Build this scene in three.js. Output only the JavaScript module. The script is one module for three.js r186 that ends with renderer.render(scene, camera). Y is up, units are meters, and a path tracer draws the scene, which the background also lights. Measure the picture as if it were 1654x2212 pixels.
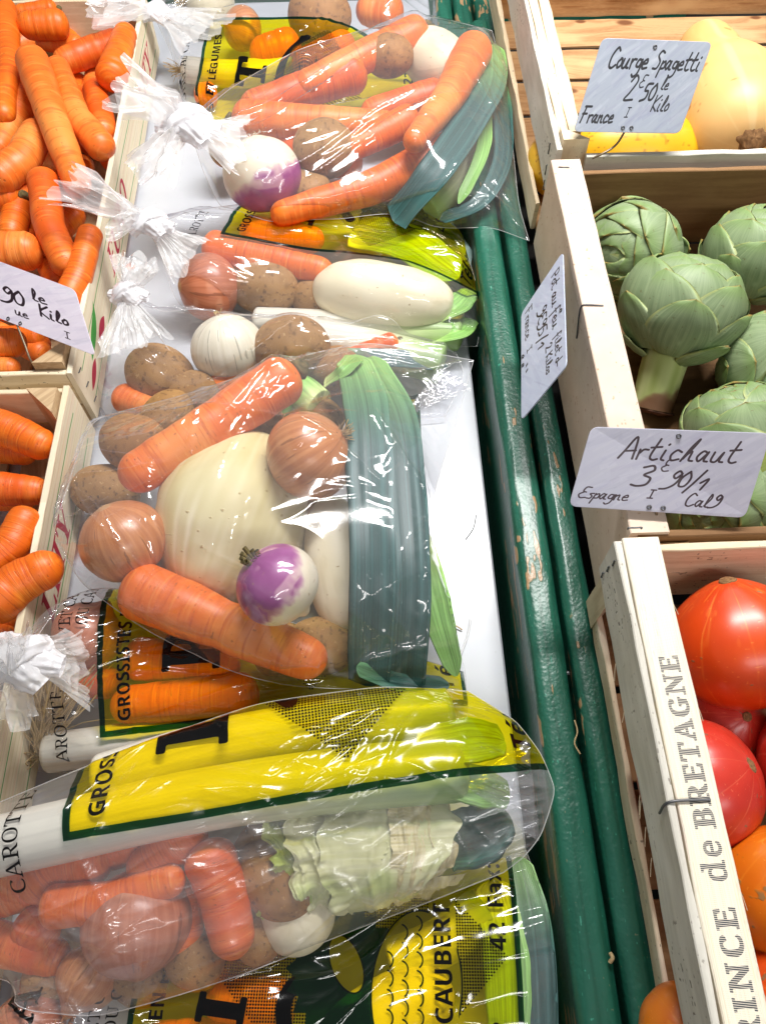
import * as THREE from 'three';
import { mergeGeometries } from 'three/addons/utils/BufferGeometryUtils.js';
import { RectAreaLightUniformsLib } from 'three/addons/lights/RectAreaLightUniformsLib.js';

// ---------------------------------------------------------------- camera, lamps, exposure
const PITCH = 61.6 * Math.PI / 180, YAW = 2.1 * Math.PI / 180, EYE = 0.70, FOCAL = 1659;
const scene = new THREE.Scene();
const camera = new THREE.PerspectiveCamera(67.35, 765 / 1024, 0.02, 30);
camera.position.set(0, EYE, 0);
camera.rotation.set(-PITCH, -YAW, 0, 'YXZ');
scene.background = new THREE.Color(0.17, 0.17, 0.18);        // even light of the hall around the stall
const renderer = new THREE.WebGLRenderer({ antialias: true });
renderer.toneMapping = THREE.LinearToneMapping;
renderer.toneMappingExposure = 1.0;
renderer.shadowMap.enabled = true;
RectAreaLightUniformsLib.init();
const lampGlow = new THREE.MeshStandardMaterial({ color: 0xffffff, emissive: new THREE.Color(1, 0.98, 0.95), emissiveIntensity: 8 });
const lampSteel = new THREE.MeshStandardMaterial({ color: 0xdddddd, roughness: 0.5 });
function tubeLamp(x, y, z, len, wide, power, label) {
  const g = new THREE.Group(); g.name = 'fluorescent_lamp' + (tubeLamp.n ? '_' + String(tubeLamp.n).padStart(3, '0') : ''); tubeLamp.n = (tubeLamp.n || 0) + 1;
  g.userData = { label, category: 'lamp', group: 'ceiling lamps over the stall' };
  const h = new THREE.Mesh(new THREE.BoxGeometry(len + 0.06, 0.05, wide + 0.04), lampSteel); h.name = 'housing'; h.position.y = 0.045; g.add(h);
  const d = new THREE.Mesh(new THREE.BoxGeometry(len, 0.012, wide), lampGlow); d.name = 'diffuser'; d.position.y = 0.012; g.add(d);
  g.position.set(x, y, z); scene.add(g);
  const l = new THREE.RectAreaLight(new THREE.Color(1, 0.985, 0.96), power, len, wide);
  l.position.set(x, y - 0.004, z); l.lookAt(x, y - 1, z); l.name = 'fluorescent_light'; scene.add(l);
}
tubeLamp(0.30, 1.25, -0.95, 0.90, 0.14, 78, 'long white fluorescent lamp above the far end of the stall');
tubeLamp(0.58, 1.55, 0.95, 1.20, 0.14, 15, 'long white fluorescent lamp above the near end of the stall');

// ---------------------------------------------------------------- helpers: pixels to places, noise, textures
const V = (x, y, z) => new THREE.Vector3(x, y, z);
const FH = V(Math.sin(YAW), 0, -Math.cos(YAW)), RIGHT = V(Math.cos(YAW), 0, Math.sin(YAW));
const FWD = FH.clone().multiplyScalar(Math.cos(PITCH)).add(V(0, -Math.sin(PITCH), 0)), UPV = FH.clone().multiplyScalar(Math.sin(PITCH)).add(V(0, Math.cos(PITCH), 0));
function at(px, py, y) {                                       // the point at height y that a direction of the photograph meets
  const d = FWD.clone().addScaledVector(RIGHT, (px - 827) / FOCAL).addScaledVector(UPV, -(py - 1105.5) / FOCAL);
  return V(0, EYE, 0).addScaledVector(d, (y - EYE) / d.y);
}
const P = (a) => at(a[0], a[1], a[2]);
const mpp = (a) => P(a).sub(V(0, EYE, 0)).dot(FWD) / FOCAL;    // metres per photograph pixel at that place
const mix = (a, b, t) => a + (b - a) * t, clamp = (x, a = 0, b = 1) => Math.min(b, Math.max(a, x)), ss = (a, b, x) => { const t = clamp((x - a) / (b - a)); return t * t * (3 - 2 * t); };
function rng(s) { return () => { s = (s + 0x6d2b79f5) | 0; let t = Math.imul(s ^ (s >>> 15), 1 | s); t = (t + Math.imul(t ^ (t >>> 7), 61 | t)) ^ t; return ((t ^ (t >>> 14)) >>> 0) / 4294967296; }; }
function hash(x, y, z) { let n = Math.imul(x, 374761393) + Math.imul(y, 668265263) + Math.imul(z, 1274126177); n = Math.imul(n ^ (n >>> 13), 1274126177); n ^= n >>> 16; return (n >>> 0) / 4294967296; }
function n3(x, y, z) {
  const X = Math.floor(x), Y = Math.floor(y), Z = Math.floor(z), f = (t) => t * t * (3 - 2 * t), u = f(x - X), v = f(y - Y), w = f(z - Z);
  const l = (k) => mix(mix(hash(X, Y, Z + k), hash(X + 1, Y, Z + k), u), mix(hash(X, Y + 1, Z + k), hash(X + 1, Y + 1, Z + k), u), v);
  return mix(l(0), l(1), w) * 2 - 1;
}
const fbm = (x, y, z) => n3(x, y, z) * 0.57 + n3(x * 2.1, y * 2.1, z * 2.1 + 7) * 0.28 + n3(x * 4.3, y * 4.3, z * 4.3 + 3) * 0.15;
function tn(u, v, fx, fy, s = 0) {                            // tiling value noise, 0..1
  const x = u * fx, y = v * fy, X = Math.floor(x), Y = Math.floor(y), f = (t) => t * t * (3 - 2 * t), a = f(x - X), b = f(y - Y), m = (p, q) => ((p % q) + q) % q;
  const g = (i, j) => hash(m(X + i, fx), m(Y + j, fy), s);
  return mix(mix(g(0, 0), g(1, 0), a), mix(g(0, 1), g(1, 1), a), b);
}
const tf = (u, v, fx, fy, s = 0) => tn(u, v, fx, fy, s) * 0.53 + tn(u, v, fx * 2, fy * 2, s + 1) * 0.27 + tn(u, v, fx * 4, fy * 4, s + 2) * 0.2;
const c3 = (a, b, t) => [mix(a[0], b[0], t), mix(a[1], b[1], t), mix(a[2], b[2], t)];
function tex(w, h, fn, srgb = true) {
  const d = new Uint8Array(w * h * 4);
  for (let y = 0, o = 0; y < h; y++) for (let x = 0; x < w; x++, o += 4) { const c = fn((x + 0.5) / w, (y + 0.5) / h); d[o] = clamp(c[0], 0, 255); d[o + 1] = clamp(c[1], 0, 255); d[o + 2] = clamp(c[2], 0, 255); d[o + 3] = 255; }
  const t = new THREE.DataTexture(d, w, h); t.wrapS = t.wrapT = THREE.RepeatWrapping; t.magFilter = THREE.LinearFilter; t.minFilter = THREE.LinearFilter; if (srgb) t.colorSpace = THREE.SRGBColorSpace; t.needsUpdate = true; return t;
}
function canvasTex(w, h, draw) { const c = document.createElement('canvas'); c.width = w; c.height = h; draw(c.getContext('2d'), w, h); const t = new THREE.CanvasTexture(c); t.colorSpace = THREE.SRGBColorSpace; t.magFilter = THREE.LinearFilter; return t; }
const grey = (f) => (u, v) => { const g = f(u, v) * 255; return [g, g, g]; };
const std = (o) => new THREE.MeshStandardMaterial({ side: THREE.DoubleSide, ...o });
const phy = (o) => new THREE.MeshPhysicalMaterial({ side: THREE.DoubleSide, ...o });

// ---------------------------------------------------------------- helpers: things and parts
const taken = {};
function num(n) { const k = taken[n] = (taken[n] ?? -1) + 1; return k ? n + '_' + String(k).padStart(3, '0') : n; }
function thing(name, label, category, group) { const g = new THREE.Group(); g.name = num(name); g.userData = { label, category }; if (group) g.userData.group = group; scene.add(g); return g; }
function part(g, name, geo, mat) { const m = new THREE.Mesh(geo, mat); m.name = name; m.castShadow = m.receiveShadow = true; g.add(m); return m; }
function fin(g) {                                              // puts the thing's origin at its base
  const b = new THREE.Box3(), seen = new Set();
  g.traverse((o) => { if (o.isMesh && !o.userData.own) { o.geometry.computeBoundingBox(); b.union(o.geometry.boundingBox); } });
  const c = V((b.min.x + b.max.x) / 2, b.min.y, (b.min.z + b.max.z) / 2);
  g.traverse((o) => { if (o.isMesh && !o.userData.own && !seen.has(o.geometry)) { seen.add(o.geometry); o.geometry.translate(-c.x, -c.y, -c.z); } });
  g.position.copy(c); return g;
}
function single(name, label, category, geo, mat, group) { const m = new THREE.Mesh(geo, mat); m.name = num(name); m.userData = { label, category }; if (group) m.userData.group = group; m.castShadow = m.receiveShadow = true; scene.add(m); return fin(m); }
function structure(name, geo, mat) { const m = new THREE.Mesh(geo, mat); m.name = name; m.userData = { kind: 'structure' }; m.castShadow = m.receiveShadow = true; scene.add(m); return m; }

// ---------------------------------------------------------------- helpers: shapes
function gridGeo(rows, cols, pos, uvf, wrap) {                 // rows x cols vertices, seam welded in its normals when wrap
  const p = new Float32Array(rows * cols * 3), uv = new Float32Array(rows * cols * 2), idx = [], v = V(0, 0, 0);
  for (let i = 0; i < rows; i++) for (let j = 0; j < cols; j++) {
    const k = i * cols + j; pos(i / (rows - 1), j / (cols - 1), v, i, j); p[k * 3] = v.x; p[k * 3 + 1] = v.y; p[k * 3 + 2] = v.z;
    const q = uvf ? uvf(i / (rows - 1), j / (cols - 1), v) : [j / (cols - 1), i / (rows - 1)]; uv[k * 2] = q[0]; uv[k * 2 + 1] = q[1];
  }
  for (let i = 0; i < rows - 1; i++) for (let j = 0; j < cols - 1; j++) { const a = i * cols + j, b = a + 1, c = a + cols, d = c + 1; idx.push(a, b, c, b, d, c); }
  const g = new THREE.BufferGeometry(); g.setAttribute('position', new THREE.BufferAttribute(p, 3)); g.setAttribute('uv', new THREE.BufferAttribute(uv, 2)); g.setIndex(idx); g.computeVertexNormals();
  if (wrap) { const n = g.attributes.normal; for (let i = 0; i < rows; i++) { const a = i * cols, b = a + cols - 1, x = V(n.getX(a) + n.getX(b), n.getY(a) + n.getY(b), n.getZ(a) + n.getZ(b)).normalize(); n.setXYZ(a, x.x, x.y, x.z); n.setXYZ(b, x.x, x.y, x.z); } }
  return g;
}
function sweep(pts, rad, { seg = 56, n = 26, amp = 0.03, freq = 40, seed = 1, flat = 1, up, spin = 0 } = {}) {
  const cv = new THREE.CatmullRomCurve3(pts, false, 'centripetal'), N = [], C = [], T0 = [];
  let nn = null;
  const ts = []; for (let i = 0; i <= seg; i++) { const x = i / seg; ts.push(mix(x, 0.5 - 0.5 * Math.cos(Math.PI * x), 0.8)); }
  for (const t of ts) { const tg = cv.getTangentAt(t); if (!nn) nn = (up || (Math.abs(tg.y) < 0.9 ? V(0, 1, 0) : V(1, 0, 0))).clone(); nn = nn.clone().addScaledVector(tg, -nn.dot(tg)).normalize(); C.push(cv.getPointAt(t)); N.push(nn.clone()); T0.push(tg); }
  const so = seed * 13.7;
  return gridGeo(seg + 1, n + 1, (a, b, v, i, j) => {
    const th = (j % n) / n * Math.PI * 2 + spin, nrm = N[i], bin = T0[i].clone().cross(nrm), cs = Math.cos(th), sn = Math.sin(th);
    v.copy(C[i]).addScaledVector(nrm, cs * flat * 0.01).addScaledVector(bin, sn * 0.01);
    const k = 1 + amp * fbm(v.x * freq + so, v.y * freq, v.z * freq), r = rad(ts[i], th) * k;
    v.copy(C[i]).addScaledVector(nrm, cs * r * flat).addScaledVector(bin, sn * r);
  }, (a, b) => [b, ts[Math.round(a * seg)]], true);
}
function lathe(c, axis, R, prof, { n = 44, m = 36, amp = 0.03, freq = 22, seed = 1, sx = 1, sz = 1, ribs = 0, ribAmp = 0, side } = {}) {
  const ax = axis.clone().normalize(), e1 = (side || (Math.abs(ax.y) < 0.9 ? V(0, 1, 0) : V(0, 0, 1))).clone(); e1.addScaledVector(ax, -e1.dot(ax)).normalize(); const e2 = ax.clone().cross(e1), so = seed * 11.3;
  return gridGeo(m + 1, n + 1, (a, b, v, i, j) => {
    const [r0, h] = prof(a), th = (j % n) / n * Math.PI * 2, d = e1.clone().multiplyScalar(Math.cos(th) * r0 * sx).addScaledVector(e2, Math.sin(th) * r0 * sz).addScaledVector(ax, h);
    const k = 1 + amp * fbm(d.x * R * freq + so, d.y * R * freq, d.z * R * freq) + (ribs ? ribAmp * r0 * (Math.abs(Math.cos(th * ribs / 2)) - 0.6) : 0);
    v.copy(c).addScaledVector(d, R * k);
  }, (a, b) => [b, a], true);
}
const pi = Math.PI;
const BALL = (a) => [Math.sin(pi * a), Math.cos(pi * a)];
const ONION = (a) => { const t = pi * a; return [Math.pow(Math.sin(t) + 1e-9, 0.95), Math.cos(t) * 0.86 + 0.3 * Math.exp(-((t / 0.26) ** 2)) - 0.05 * Math.exp(-(((pi - t) / 0.2) ** 2))]; };
const ONION0 = (a) => { const t = pi * a; return [Math.pow(Math.sin(t) + 1e-9, 0.95), Math.cos(t) * 0.88 + 0.07 * Math.exp(-((t / 0.2) ** 2)) - 0.04 * Math.exp(-(((pi - t) / 0.2) ** 2))]; };
const TURNIP = (a) => { const t = pi * a; return [Math.pow(Math.sin(t) + 1e-9, 0.88), Math.cos(t) * 0.88 - 0.22 * Math.exp(-(((pi - t) / 0.16) ** 2))]; };
const TURNIP0 = (a) => { const t = pi * a; return [Math.pow(Math.sin(t) + 1e-9, 0.88), Math.cos(t) * 0.9 - 0.03 * Math.exp(-(((pi - t) / 0.12) ** 2))]; };
const KURI = (a) => { const t = pi * a; return [Math.pow(Math.sin(t) + 1e-9, 1.0) * (1 - 0.03 * Math.max(0, Math.cos(t))), Math.cos(t) * 0.90 + 0.08 * Math.exp(-((t / 0.42) ** 2))]; };
function wobbleBox(x0, x1, y0, y1, z0, z1, { amp = 0.0008, seed = 1, bevel = 0.0008, m = 0 } = {}) {
  // a sawn board: chamfered box with slightly uneven edges; uv in metres, u along the longest side
  const s = [x1 - x0, y1 - y0, z1 - z0], L = s.indexOf(Math.max(...s)), A = (L + 1) % 3, B = (L + 2) % 3, lo = [x0, y0, z0], k = Math.max(2, Math.round(s[L] / 0.02)), b = Math.min(bevel, s[A] / 3, s[B] / 3);
  const ring = [[b, 0], [s[A] - b, 0], [s[A], b], [s[A], s[B] - b], [s[A] - b, s[B]], [b, s[B]], [0, s[B] - b], [0, b]], per = [0];
  for (let i = 1; i <= 8; i++) per.push(per[i - 1] + Math.hypot(ring[i % 8][0] - ring[i - 1][0], ring[i % 8][1] - ring[i - 1][1]));
  const pos = [], uv = [], idx = [], push = (l, a, c, u, w) => { const q = [0, 0, 0]; const f = 38; q[L] = lo[L] + l; q[A] = lo[A] + a; q[B] = lo[B] + c; const d = [n3(q[0] * f + seed, q[1] * f, q[2] * f), n3(q[0] * f, q[1] * f + seed * 3, q[2] * f + 9)]; q[A] += amp * d[0] * (a > s[A] / 2 ? 1 : -1); q[B] += amp * d[1] * (c > s[B] / 2 ? 1 : -1); pos.push(...q); uv.push(u * 4 + seed * 0.37, w * 4 + seed * 0.173); return pos.length / 3 - 1; };
  for (let f = 0; f < 8; f++) { let prev; for (let i = 0; i <= k; i++) { const l = s[L] * i / k, p = ring[f], q = ring[(f + 1) % 8], a = push(l, p[0], p[1], l, per[f]), c = push(l, q[0], q[1], l, per[f + 1]); if (prev) idx.push(prev[0], prev[1], a, prev[1], c, a); prev = [a, c]; } }
  for (const l of [0, s[L]]) { const v = ring.map((p) => push(l, p[0], p[1], p[0] * 0.3, p[1])); for (let i = 1; i < 7; i++) l ? idx.push(v[0], v[i], v[i + 1]) : idx.push(v[0], v[i + 1], v[i]); }
  const g = new THREE.BufferGeometry(); g.setAttribute('position', new THREE.Float32BufferAttribute(pos, 3)); g.setAttribute('uv', new THREE.Float32BufferAttribute(uv, 2)); g.setIndex(idx); g.computeVertexNormals(); return g;
}
function wire(pts, r, n = 6) { const c = new THREE.CatmullRomCurve3(pts); return new THREE.TubeGeometry(c, Math.max(6, pts.length * 6), r, n, false); }
function postGeo(pts, y0, y1, seed = 1) {                      // upright prism over the corner points pts [[x,z]...]
  const sh = new THREE.Shape(pts.map(([x, z]) => new THREE.Vector2(x, -z))), g = new THREE.ExtrudeGeometry(sh, { depth: y1 - y0, bevelEnabled: false, steps: 6 });
  g.rotateX(-pi / 2); g.translate(0, y0, 0);
  const p = g.attributes.position, uv = g.attributes.uv;
  for (let i = 0; i < p.count; i++) { const y = p.getY(i), e = y > y1 - 1e-4; if (e) p.setY(i, y + 0.0012 * n3(p.getX(i) * 90, seed, p.getZ(i) * 90)); uv.setXY(i, e ? p.getX(i) * 4 : y * 4, (p.getX(i) + p.getZ(i)) * 4); }
  g.computeVertexNormals(); return g;
}

// ---------------------------------------------------------------- materials
function wood(base, dark, light, { knots = 0, streak = 1, fleck = 0.0, s = 0 } = {}) {
  const K = []; const r = rng(s + 5); for (let i = 0; i < knots; i++) K.push([r(), r(), 0.012 + r() * 0.03]);
  return tex(512, 512, (u, v) => {
    let warp = 0.02 * tn(u, v, 4, 6, s + 40), kn = 0;
    for (const [a, b, q] of K) { let dx = Math.abs(u - a), dy = Math.abs(v - b); dx = Math.min(dx, 1 - dx); dy = Math.min(dy, 1 - dy); const d = Math.hypot(dx * 0.55, dy) / q; kn = Math.max(kn, 1 - ss(0.5, 1.3, d) - 0.0); warp += 0.05 * Math.exp(-d * d * 0.12); }
    const g = tn(u, v + warp, 3, 44, s) * 0.5 + tn(u, v + warp, 7, 120, s + 1) * 0.32 + tn(u, v, 60, 250, s + 2) * 0.18;
    let c = c3(dark, base, clamp(0.35 + g * streak)); c = c3(c, light, ss(0.55, 0.9, tf(u, v, 3, 5, s + 3)) * 0.8);
    const st = tn(u, v + warp, 4, 80, s + 9); if (st > 0.86) c = c3(c, dark, (st - 0.86) * 4.5 * streak);
    if (fleck) { const f = tn(u, v, 90, 120, s + 21); if (f > 0.93 - fleck * 0.05) c = c3(c, [70, 60, 50], 0.55 * ss(0.45, 0.75, tf(u, v, 4, 6, s + 22))); }
    return kn > 0 ? c3(c, [96, 52, 22], kn * 0.85) : c;
  });
}
const woodPale = wood([236, 220, 190], [196, 170, 130], [246, 238, 220], { s: 1, streak: 0.9, fleck: 0.3 });
const woodTan = wood([200, 172, 134], [148, 114, 78], [220, 198, 162], { s: 2, knots: 2 });
const woodPine = wood([186, 148, 104], [122, 78, 42], [204, 172, 128], { s: 3, knots: 5, streak: 1.1 });
const woodGrey = wood([224, 220, 208], [176, 172, 160], [238, 236, 228], { s: 4, fleck: 1, streak: 0.7 });
const kraft = tex(256, 256, (u, v) => { const f = tn(u, v, 128, 128, 3), g = tf(u, v, 12, 12, 4); let c = c3([208, 186, 166], [226, 206, 188], g); if (f > 0.9) c = c3(c, [160, 116, 80], 0.5); if (f < 0.08) c = c3(c, [240, 220, 196], 0.5); return c; });
const M = {};
M.pale = std({ map: woodPale, roughness: 0.8, bumpMap: woodPale, bumpScale: 0.0006 });
M.tan = std({ map: woodTan, roughness: 0.8, bumpMap: woodTan, bumpScale: 0.0006 });
M.pine = std({ map: woodPine, roughness: 0.75, bumpMap: woodPine, bumpScale: 0.0004 });
M.grey = std({ map: woodGrey, roughness: 0.85, bumpMap: woodGrey, bumpScale: 0.0006 });
M.kraft = std({ map: kraft, roughness: 0.9, bumpMap: kraft, bumpScale: 0.0002 });
M.brown = std({ map: woodTan, color: 0xb09a84, roughness: 0.85 });
M.steel = std({ color: 0x6a6a6c, metalness: 0.8, roughness: 0.4 });
M.dark = std({ color: 0x1c1a18, roughness: 0.9 });
const chip = (u, v) => { const a = tf(u, v, 12, 22, 31), b = tn(u, v, 90, 70, 33); return ss(0.715, 0.75, a + 0.14 * (b - 0.5)); };
const paintMap = tex(1024, 512, (u, v) => { let c = c3([24, 84, 66], [38, 108, 88], tf(u, v, 10, 16, 30)); const d = tn(u, v, 130, 100, 35); if (d > 0.95) c = c3(c, [96, 196, 168], 0.5); if (d < 0.03) c = c3(c, [150, 130, 100], 0.7); c = c3(c, [16, 74, 56], 0.5 * ss(0.6, 0.85, tn(u, v, 6, 60, 37))); return c3(c, [168, 134, 96], chip(u, v)); });
const paintBump = tex(1024, 512, grey((u, v) => 0.55 + 0.22 * tf(u, v, 150, 44, 41) + 0.12 * tn(u, v, 340, 120, 42) - 0.22 * chip(u, v)), false);
M.paint = phy({ map: paintMap, bumpMap: paintBump, bumpScale: 0.0016, roughness: 0.36, clearcoat: 0.35, clearcoatRoughness: 0.25 });
const trayMap = tex(1024, 1024, (u, v) => { let c = c3([184, 188, 195], [198, 201, 207], tf(u, v, 6, 6, 51)); if (tn(u, v, 190, 190, 52) > 0.985) c = c3(c, [110, 100, 90], 0.6); return c; });
M.tray = phy({ map: trayMap, roughness: 0.35, clearcoat: 0.3, clearcoatRoughness: 0.2 });
// vegetables
function carrotTex(base, dark, pale, s) { return tex(512, 512, (u, v) => {
  let c = c3(base, pale, ss(0.4, 0.8, tf(u, v, 3, 5, s)) * 0.6); const band = tn(u, v, 3, 70, s + 5) * 0.6 + tn(u, v, 9, 150, s + 6) * 0.4; c = c3(c, dark, ss(0.58, 0.85, band) * 0.48); c = c3(c, [255, 190, 120], ss(0.66, 0.9, tn(u, v, 5, 120, s + 8)) * 0.25);
  const l = tn(u, v, 26, 110, s + 7); if (l > 0.9) c = c3(c, [132, 66, 22], (l - 0.9) * 6); return c; }); }
M.carrots = [[[228, 104, 16], [190, 70, 8], [242, 148, 40], 60], [[232, 112, 32], [196, 80, 20], [246, 164, 84], 70], [[220, 90, 16], [180, 60, 8], [238, 136, 52], 80]].map(([a, b, c, s]) => { const t = carrotTex(a, b, c, s); return phy({ map: t, bumpMap: t, bumpScale: 0.0007, roughness: 0.46, clearcoat: 0.12, clearcoatRoughness: 0.4 }); });
M.stub = std({ map: tex(64, 64, (u, v) => c3([70, 62, 34], [128, 112, 70], tn(u, v, 14, 8, 3))), roughness: 0.9 });
const potTex = tex(512, 512, (u, v) => { let c = c3([134, 96, 52], [184, 142, 88], tf(u, v, 7, 5, 90)); const d = tf(u, v, 34, 26, 93); if (d > 0.62) c = c3(c, [84, 56, 30], clamp((d - 0.62) * 3.2, 0, 0.7)); if (d < 0.24) c = c3(c, [206, 170, 118], 0.5); const e = tn(u, v, 9, 7, 95); return c3(c, [104, 72, 42], ss(0.8, 0.95, e) * 0.6); });
M.potato = std({ map: potTex, bumpMap: potTex, bumpScale: 0.0015, roughness: 0.75 });
M.potatoPale = std({ map: potTex, color: 0xfff0d8, bumpMap: potTex, bumpScale: 0.0012, roughness: 0.7 });
const turnipTex = tex(512, 512, (u, v) => { const e = v + 0.16 * (tf(u, v, 5, 3, 100) - 0.5) + 0.05 * (tn(u, v, 60, 14, 101) - 0.5) + 0.13 * Math.sin(u * 2 * pi); let w = c3([228, 214, 184], [240, 230, 208], tf(u, v, 5, 8, 103)); let p = c3([138, 46, 120], [168, 84, 150], tf(u, v, 16, 6, 104)); p = c3(p, [226, 196, 190], ss(0.72, 0.85, tn(u, v, 14, 7, 105)) * 0.6); let c = c3(p, w, ss(0.42, 0.54, e)); if (tn(u, v, 60, 50, 106) > 0.95) c = c3(c, [170, 140, 100], 0.5); return c; });
M.turnip = phy({ map: turnipTex, roughness: 0.42, clearcoat: 0.2, clearcoatRoughness: 0.3 });
const whiteVeg = tex(512, 512, (u, v) => { let c = c3([228, 216, 178], [242, 234, 208], tf(u, v, 5, 5, 110)); c = c3(c, [214, 202, 164], ss(0.6, 0.95, tn(u, v, 34, 9, 111)) * 0.35); if (tn(u, v, 70, 60, 112) > 0.965) c = c3(c, [150, 118, 74], 0.6); return c; });
M.white = phy({ map: whiteVeg, bumpMap: whiteVeg, bumpScale: 0.0006, roughness: 0.5 });
function onionTex(a, b, pl, s) { return tex(512, 512, (u, v) => { const st = tn(u, v, 64, 2, s) * 0.55 + tn(u, v, 150, 3, s + 1) * 0.45; let c = c3(a, b, st); c = c3(c, pl, ss(0.6, 0.8, tf(u, v, 4, 4, s + 2)) * 0.5); if (tn(u, v, 110, 4, s + 3) > 0.9) c = c3(c, a.map((x) => x * 0.62), 0.45); if (v < 0.05) c = c3(c, [190, 150, 100], 0.7); return c; }); }
const on1 = onionTex([176, 104, 56], [214, 146, 92], [232, 182, 134], 120), on2 = onionTex([170, 92, 60], [206, 134, 100], [226, 172, 140], 130);
const cabW = tex(512, 512, (u, v) => { const st = tn(u, v, 90, 3, 113) * 0.5 + tn(u, v, 40, 5, 114) * 0.5; let c = c3([198, 182, 122], [242, 234, 202], st); c = c3(c, [226, 214, 156], ss(0.5, 0.8, tf(u, v, 4, 3, 115)) * 0.6); if (tn(u, v, 60, 60, 116) > 0.96) c = c3(c, [160, 130, 80], 0.5); return c; });
M.cabbageWhite = phy({ map: cabW, bumpMap: cabW, bumpScale: 0.002, roughness: 0.5 });
M.onion = phy({ map: on1, bumpMap: on1, bumpScale: 0.0006, roughness: 0.38, clearcoat: 0.35, clearcoatRoughness: 0.25 });
M.onionRed = phy({ map: on2, bumpMap: on2, bumpScale: 0.0006, roughness: 0.4, clearcoat: 0.3, clearcoatRoughness: 0.25 });
const on3 = onionTex([222, 214, 188], [240, 234, 214], [228, 220, 192], 136);
M.onionWhite = phy({ map: on3, bumpMap: on3, bumpScale: 0.0008, roughness: 0.4, clearcoat: 0.25, clearcoatRoughness: 0.3 });
M.root = std({ color: new THREE.Color(0xb9a076), roughness: 0.9 });
const leekTex = tex(256, 512, (u, v) => { const st = tn(u, v, 60, 3, 140) * 0.6 + tn(u, v, 120, 3, 141) * 0.4; let c = c3([238, 234, 218], [216, 222, 176], ss(0.35, 0.7, v)); c = c3(c, [146, 182, 106], ss(0.6, 1.0, v) * 0.9); return c3(c, c.map((x) => x * 0.86), st * 0.8); });
M.leek = phy({ map: leekTex, roughness: 0.4, clearcoat: 0.2, clearcoatRoughness: 0.3 });
function leafTex(a, b, s) { return tex(256, 512, (u, v) => { const st = tn(u, v, 22, 2, s) * 0.55 + tn(u, v, 56, 3, s + 1) * 0.45; let c = c3(a, b, ss(0.0, 0.45, v)); c = c3(c.map((x) => x * 0.82), c.map((x) => x * 1.35 + 10), st); const d = tn(u, v, 60, 130, s + 3); if (d > 0.965) c = c3(c, [206, 220, 216], 0.45); return c; }); }
const lf1 = leafTex([126, 166, 92], [40, 76, 74], 150);
M.leaf = phy({ map: lf1, bumpMap: lf1, bumpScale: 0.0012, roughness: 0.45, clearcoat: 0.15, clearcoatRoughness: 0.4 });
M.leafDark = std({ map: leafTex([74, 120, 78], [34, 74, 66], 156), roughness: 0.5 });
M.leafPale = std({ map: leafTex([196, 212, 140], [116, 160, 80], 160), roughness: 0.5 });
const cabTex = tex(512, 512, (u, v) => { const st = tn(u, v, 40, 3, 170) * 0.5 + tn(u, v, 90, 5, 171) * 0.5; let c = c3([206, 206, 150], [226, 224, 184], st); return c3(c, [168, 188, 100], ss(0.55, 0.85, tf(u, v, 4, 3, 172)) * 0.55); });
M.cabbage = phy({ map: cabTex, bumpMap: cabTex, bumpScale: 0.002, roughness: 0.45 });
M.cabbageEdge = std({ map: cabTex, color: 0xcfe08e, roughness: 0.5 });
const bractTex = tex(256, 256, (u, v) => { const st = tn(u, v, 50, 2, 180) * 0.6 + tn(u, v, 110, 4, 181) * 0.4; let c = c3([112, 132, 94], [150, 166, 126], st); c = c3(c, [172, 188, 150], ss(0.5, 0.8, tf(u, v, 4, 3, 182)) * 0.55); c = c3(c, [112, 142, 70], ss(0.72, 0.98, v) * 0.55); const e = Math.abs(u - 0.5) * 2; c = c3(c, [176, 180, 104], ss(0.86, 0.99, e) * 0.6); c = c3(c, [150, 112, 50], ss(0.95, 1, v + 0.04 * (tn(u, v, 12, 12, 184) - 0.5)) * 0.8); const d = tn(u, v, 26, 40, 183); if (d > 0.94) c = c3(c, [104, 98, 60], 0.5); return c; });
M.bract = std({ map: bractTex, bumpMap: bractTex, bumpScale: 0.0012, roughness: 0.52 });
M.bractDry = std({ map: bractTex, color: 0xe6d690, roughness: 0.6 });
const stemTex = tex(256, 256, (u, v) => { let c = c3([158, 172, 96], [204, 212, 152], tn(u, v, 22, 2, 190)); c = c3(c, [116, 64, 52], ss(0.58, 0.7, v * 0.55 + 0.55 * tf(u, v, 4, 3, 191)) * 0.75); return c; });
M.stem = std({ map: stemTex, roughness: 0.65 });
M.cut = std({ map: tex(64, 64, (u, v) => c3([54, 30, 22], [120, 78, 54], tn(u, v, 12, 12, 192))), roughness: 0.9 });
function kuriTex(a, b, line, s) { return tex(512, 512, (u, v) => { let c = c3(a, b, tf(u, v, 6, 5, s)); const ln = Math.abs(((u * 9 + 0.06 * tn(u, v, 5, 9, s + 1)) % 1) - 0.5); c = c3(c, line, (1 - ss(0, 0.035, ln)) * 0.55 * tn(u, v, 10, 14, s + 2)); c = c3(c, line, ss(0.74, 0.92, tn(u, v, 70, 14, s + 3)) * 0.4 * (1 - ss(0.1, 0.55, v))); const d = tn(u, v, 120, 80, s + 4); if (d > 0.93) c = c3(c, line, 0.4); const e = tf(u, v, 26, 20, s + 6); return c3(c, [126, 112, 88], ss(0.76, 0.82, e) * 0.7); }); }
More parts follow.
